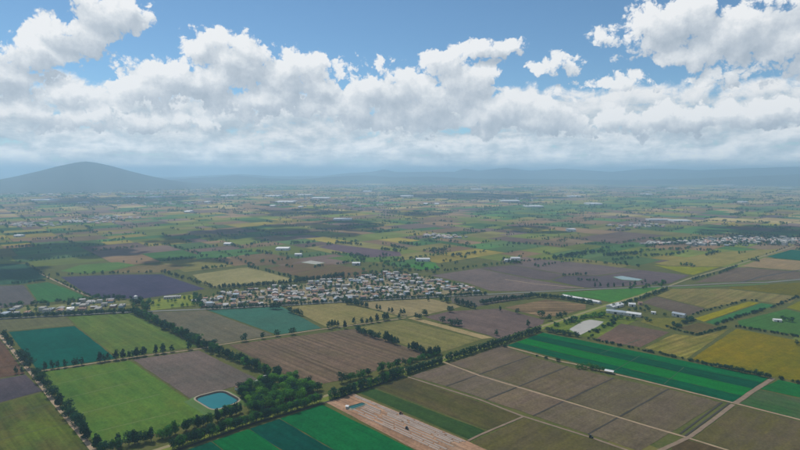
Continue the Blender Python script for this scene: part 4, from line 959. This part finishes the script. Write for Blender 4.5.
    spots([(377, 310), (380, 310.6), (389, 312), (392, 313), (401, 315), (404, 315), (384, 320), (387, 319.6)], (8, 12), 'tall', 'dark', 'dark tree between the two tan stubble fields', 'trees between the tan fields', wide=1.1)
    spots([(424, 315), (426, 315.4), (420, 319), (417, 319), (449, 312), (451, 312.3), (442, 323), (450, 325), (453, 326), (457, 326.4), (459, 326)], (9, 13), 'round', 'dark', 'dark tree standing between stubble and purple-brown field', 'trees at the stubble edge', wide=1.1)
    row([(346, 303.6), (369, 308)], 14, (9, 12), 'tall', 'dark', 'dark tree in the short row leaving the village', 'short row leaving the village', 1.2, wide=1.2); row([(455, 304), (475, 309)], 10, (9, 13), 'tall', 'dark', 'dark tree in the row at the village corner', 'row at the village corner', 1.2, wide=1.2)
    spots([(272, 309), (274, 309), (277, 309.4), (280, 309), (289, 312), (291, 313), (294, 314), (298, 315), (301, 316), (441, 301), (446, 302), (448, 303), (428, 301)], (9, 14), ('tall', 'round'), 'dark', 'dark tree just outside the village road', 'trees outside the village road', wide=1.2)
    row([(-40, 322), (0, 318.9), (66, 315.7), (134, 312.4)], 100, (7, 10), 'round', 'dark', 'dark tree in the dense line along the hamlet road', 'line along the hamlet road', 1.5, wide=1.1); row([(-20, 309), (0, 307), (60, 303), (92, 299.5), (130, 299)], 55, (7, 11), 'round', ('dark', 'mid'), 'dark tree behind the hamlet houses', 'trees behind the hamlet', 4, gaps=.1)
    row([(205, 310), (282, 306), (350, 302), (430, 297.9), (488, 294.8)], 150, (6, 9), 'round', 'dark', 'dark tree lining the lower village road', 'line along the village road', 1.6, gaps=.08)
    patch([(130, 303), (150, 300), (160, 304), (150, 311), (136, 311)], 24, (8, 12), 'round', ('dark', 'mid'), 'dark tree between hamlet and grassy plot', 'trees between hamlet and plot'); patch([(150, 303), (195, 297), (203, 306), (160, 309)], 18, (5, 9), 'round', ('mid', 'light'), 'green tree on the grassy plot beside the village', 'trees on the grassy plot'); patch([(193, 296), (203, 298), (204, 308), (194, 308)], 14, (8, 12), 'round', ('mid', 'dark'), 'green tree at the village edge', 'trees at the village edge')
    row([(218, 289), (250, 287), (288, 284.4)], 40, (8, 12), ('tall', 'round'), 'dark', 'dark tree in the dense line behind the village', 'line behind the village', 2, wide=1.2); row([(288, 283.6), (312, 281), (345, 277)], 40, (9, 13), 'tall', 'dark', 'dark tree in the dense line behind the village', 'line behind the village', 2, wide=1.2)
    row([(345, 277), (400, 271.5), (440, 271)], 34, (7, 11), 'round', ('dark', 'mid'), 'dark tree along the back of the village', 'trees along the back of the village', 4, wide=1.1)
    row([(430, 274.6), (470, 268), (512, 263.5), (550, 259.3), (600, 263.5), (640, 267)], 80, (6, 10), 'round', ('dark', 'mid', 'olive'), 'tree in the line beyond the purple fields', 'line beyond the purple fields', 4, gaps=.25)
    for fr, lab, gp, sh in ((FREE1, 'green tree among the village houses', 'village trees', 3), (FREE2, 'green tree among the hamlet houses', 'hamlet trees', 2), (FREE3, 'green tree among the town houses', 'town trees', 1)):
        for p in fr: put(p + Vector((random.uniform(-5, 5), random.uniform(-5, 5), 0)), random.uniform(5, 9.5), 'round', random.choice(['dark', 'mid', 'dark']), lab, gp)
    patch(VILLAGE, 230, (4, 8.5), 'round', ('dark', 'mid'), 'green tree among the village houses', 'village trees'); patch(TOWN, 230, (8, 13), 'round', 'dark', 'green tree among the town houses', 'town trees')
    # purple field trees, left rows
    spots([(595, 287.5), (600, 287.6), (608, 287.6), (614, 287.6), (623, 287.2), (630, 286.6), (635, 286.2)], (10, 13), 'tall', 'dark', 'dark upright tree between the purple field and green field', 'trees by the purple field'); row([(561, 276), (588, 275)], 9, (6, 9), 'round', 'dark', 'dark tree in the middle of the purple fields', 'trees amid the purple fields', 3); row([(577, 281), (597, 282)], 6, (7, 9), 'round', 'dark', 'dark tree in the middle of the purple fields', 'trees amid the purple fields', 3)
    patch([(628, 290), (640, 283), (666, 282), (664, 287), (640, 290)], 26, (6, 9), 'round', ('dark', 'mid'), 'dark tree in the clump near the road junction', 'clump near the junction')
    row([(26, 264), (40, 273.5), (66, 286), (92, 298)], 42, (5, 8), 'round', 'dark', 'dark tree along the path beside the dark purple field', 'trees by the dark purple field', 2, gaps=.15); row([(12, 284.5), (46, 281.6)], 20, (6, 8), 'round', 'dark', 'dark tree above the green field by the hamlet', 'trees above the green field', 1.5, gaps=.15)
    row([(56, 276), (120, 273.6), (162, 273)], 26, (5, 10), 'round', 'dark', 'tree along the far side of the dark purple field', 'far side of the purple field', 4, gaps=.2); row([(162, 273), (190, 281), (216, 289)], 26, (7, 11), 'round', ('olive', 'dark'), 'tree between the purple field and stubble', 'trees between purple field and stubble', 3)
    row([(246, 267), (270, 273), (304, 281)], 30, (7, 11), 'round', 'dark', 'dark tree in the line beside the stubble field', 'line beside the stubble field', 3, gaps=.2); row([(214, 250), (240, 260), (252, 267)], 20, (6, 9), 'round', 'dark', 'dark tree in the line across the far fields', 'line across the far fields', 3, gaps=.2)
    for px_, n_ in (([(640, 251.5), (684, 249.5)], 34), ([(640, 256.5), (668, 256), (686, 252)], 38), ([(646, 246.5), (690, 243.5)], 34), ([(606, 256), (640, 253.5)], 26), ([(612, 261), (640, 258)], 22), ([(600, 249), (636, 246.5)], 22), ([(650, 241), (700, 238)], 30), ([(690, 235.5), (740, 235)], 26), ([(585, 245), (625, 243)], 18)):
        row(px_, n_, (6, 10), 'round', ('dark', 'mid', 'dark'), 'tree in the broken lines before the town', 'broken lines before the town', 3.5, gaps=.25, wide=1.2)
    row([(553, 259), (580, 254.5), (606, 252)], 46, (8, 13), 'round', 'dark', 'tree in the wood beyond the purple fields', 'wood beyond the purple fields', 5, wide=1.3); row([(604, 256), (640, 254)], 30, (8, 12), 'round', 'dark', 'tree in the wood beyond the purple fields', 'wood beyond the purple fields', 4, wide=1.2)
    for px_, n_ in (([(452, 257), (486, 252.5)], 22), ([(380, 250), (402, 252)], 14), ([(335, 254), (368, 258)], 18), ([(390, 246), (404, 250)], 12), ([(505, 244), (560, 246)], 20), ([(430, 252), (447, 251)], 10), ([(290, 243), (310, 244)], 14), ([(248, 246), (268, 241)], 20), ([(335, 243), (362, 246)], 16)):
        row(px_, n_, (8, 12), 'round', 'dark', 'dark tree in a short line across the far pasture', 'short lines across the far pasture', 3, gaps=.15, wide=1.2)
    patch([(350, 258), (420, 258), (470, 262), (440, 270), (360, 272)], 70, (6, 10), 'round', ('dark', 'mid', 'olive'), 'tree in the gardens behind the village', 'garden trees behind the village')
    # hedge lines between the far fields
    r = random.Random(77)
    lab, gp = 'dark tree in the lines between the far fields', 'trees between the far fields'
    for cs, d in QUILT:
        if d > 9500 or d < 500: continue
        for i in range(4):
            if r.random() > (.26 if d < 4500 else .28): continue
            a, b = cs[i], cs[(i + 1) % 4]; Ln = (b - a).length
            if abs(math.atan2(a.x, a.y)) > R(42): continue
            k = max(1.0, d / 2600); sp = r.choice([4.5, 5.5, 7, 12]) * k; t = r.uniform(0, sp); dens_ = r.uniform(.5, 1)
            while t < Ln:
                if r.random() < dens_ and mnoise.noise(Vector(((a.x + (b.x - a.x) * t / Ln) / (55 * k), (a.y + (b.y - a.y) * t / Ln) / (55 * k), i * 7.7))) > -.06:
                    p = a.lerp(b, t / Ln); put(Vector((p.x + r.gauss(0, 2.5), p.y + r.gauss(0, 2.5), 0)), r.triangular(4, 13, 7) * min(1.5, k ** .5), 'round', r.choice(['dark', 'dark', 'mid']), lab, gp, 'tree', k ** .6)
                t += sp * r.uniform(.6, 1.4)
        if r.random() < .13:
            for _ in range(r.randrange(1, 6)):
                p = cs[0].lerp(cs[1], r.random()).lerp(cs[2].lerp(cs[3], r.random()), r.random()); put(Vector((p.x, p.y, 0)), r.uniform(5, 9), 'round', 'dark', lab, gp)
plant()
def grow():
    def size(t): return t[2] / max(1, Vector((t[0], t[1], CAM_H)).length)
    def in_view(t):
        x, y = to_px((t[0], t[1], t[2] / 2)); return -15 < x < 815 and y < 470
    for cat, cap in (('tree', 300), ('bush', 200)):
        ts = [t for t in ALL if t[7] == cat]; vis = sorted([t for t in ts if in_view(t)], key=size, reverse=True)
        solo, rest = vis[:cap], vis[cap:] + [t for t in ts if not in_view(t)]
        for (x, y, h, kd, col, lab, gp, _, wd) in solo:
            cr, tr = TREE[kd, random.randrange(5)]
            o = thing(cat, lab, cat, (x, y, .15), random.uniform(0, 6.28), gp); o.scale = (h * wd, h * wd, h)
            c = link('crown', cr, o); c.material_slots[0].link = 'OBJECT'; c.material_slots[0].material = FOL[col]
            link('trunk', tr, o)
        bins = {}
        for (x, y, h, kd, col, lab, gp, _, wd) in rest:
            d = math.hypot(x, y); q = 'near' if d < 1500 else 'mid' if d < 3200 else 'far'
            V = LITE[kd, random.randrange(4), q]; a = random.uniform(0, 6.28); ca, sa = math.cos(a), math.sin(a)
            W = np.empty_like(V); W[:, 0] = (V[:, 0] * ca - V[:, 1] * sa) * h * wd + x; W[:, 1] = (V[:, 0] * sa + V[:, 1] * ca) * h * wd + y; W[:, 2] = V[:, 2] * h + .1
            bins.setdefault(col, []).append(W)
        nm = {'dark': 'dark green', 'mid': 'mid green', 'light': 'light green', 'olive': 'olive green'}
        for col, ws in bins.items():
            o = link('distant_trees' if cat == 'tree' else 'distant_bushes', cards_mesh('foliage', np.concatenate(ws)), None, FOL[col])
            tag(o, '%s %s scattered in lines and clumps between the farther fields' % (nm[col], 'trees' if cat == 'tree' else 'bushes'), 'trees' if cat == 'tree' else 'bushes', None, 'stuff')
grow()

# ------------------------------------------------------------------ clouds overhead (their shadows fall on the plain)
def cloud(px, half_w, half_d, alt, seed, label):
    p = g(*px); s = SUN_DIR * (alt / SUN_DIR.z); ctr = p + s
    r = random.Random(seed); bm = bmesh.new()
    n = 26
    for i in range(n):
        a = r.uniform(0, 6.28); q = r.uniform(0, .9) ** .5; rad = r.uniform(.22, .42) * min(half_w, half_d) * (1.15 - .5 * q)
        b2 = bmesh.ops.create_icosphere(bm, subdivisions=3, radius=rad)
        off = Vector((math.cos(a) * q * half_w, math.sin(a) * q * half_d, rad * .35))
        for v in b2['verts']:
            f = mnoise.fractal((v.co + off) / (rad * .55), 1.0, 2.1, 4); v.co = Vector((v.co.x, v.co.y, v.co.z * .7)) * (1 + .34 * f) + off
    me = bpy.data.meshes.new('cloud'); bm.to_mesh(me); bm.free(); me.polygons.foreach_set('use_smooth', [True] * len(me.polygons))
    o = link('cloud', me, None, CLOUD); o.location = ctr; tag(o, label, 'cloud', 'cumulus clouds overhead')
CLOUD, _N, _L, _b = nodes_mat('cloud_vapour'); _b.inputs['Base Color'].default_value = (.9, .9, .9, 1)
SHADE = [((300, 230), 260, 300, 1900), ((225, 233), 150, 220, 1900), ((345, 224), 150, 260, 2000), ((185, 238), 120, 160, 1900), ((40, 251), 170, 170, 1700), ((0, 256), 160, 170, 1700), ((-5, 274), 130, 100, 1700), ((185, 261), 110, 80, 1700), ((112, 253), 110, 90, 1700),
         ((532, 229), 130, 170, 1900), ((740, 232), 180, 200, 1900), ((790, 231), 220, 220, 1900), ((420, 214), 150, 200, 2100), ((470, 196), 900, 700, 3000), ((300, 212), 300, 260, 2200), ((110, 200), 700, 600, 2800)]
for k, (px, hw, hd, alt) in enumerate(SHADE):
    ctr = g(*px) + SUN_DIR * (alt / SUN_DIR.z)
    if max(to_px(ctr + Vector((a * hw, b * hd, 0)))[1] for a in (-1.2, 1.2) for b in (-1.2, 1.2)) < -20: cloud(px, hw, hd, alt, 60 + k, 'white puffy cumulus cloud drifting over the plain')
    else: print('cloud in view, left out', px)

# ------------------------------------------------------------------ haze
def haze():
    me = MB().box(-70000, 70000, -7000, 66000, -1.0, 442.0)
    m = bpy.data.materials.new('haze'); m.use_nodes = True; N, L = m.node_tree.nodes, m.node_tree.links; N.clear()
    v = N.new('ShaderNodeVolumePrincipled'); v.inputs['Color'].default_value = (.51, .77, 1.0, 1); v.inputs['Density'].default_value = HAZE_DENSITY; v.inputs['Anisotropy'].default_value = 0.35
    o = N.new('ShaderNodeOutputMaterial'); L.new(v.outputs[0], o.inputs['Volume'])
    ob = me.build('haze', m); tag(ob, 'thin blue haze lying over the whole plain', 'haze', None, 'stuff')
HAZE_DENSITY = 1.3e-4
haze()
print('houses', NHOUSE[0], 'trees', len(ALL))
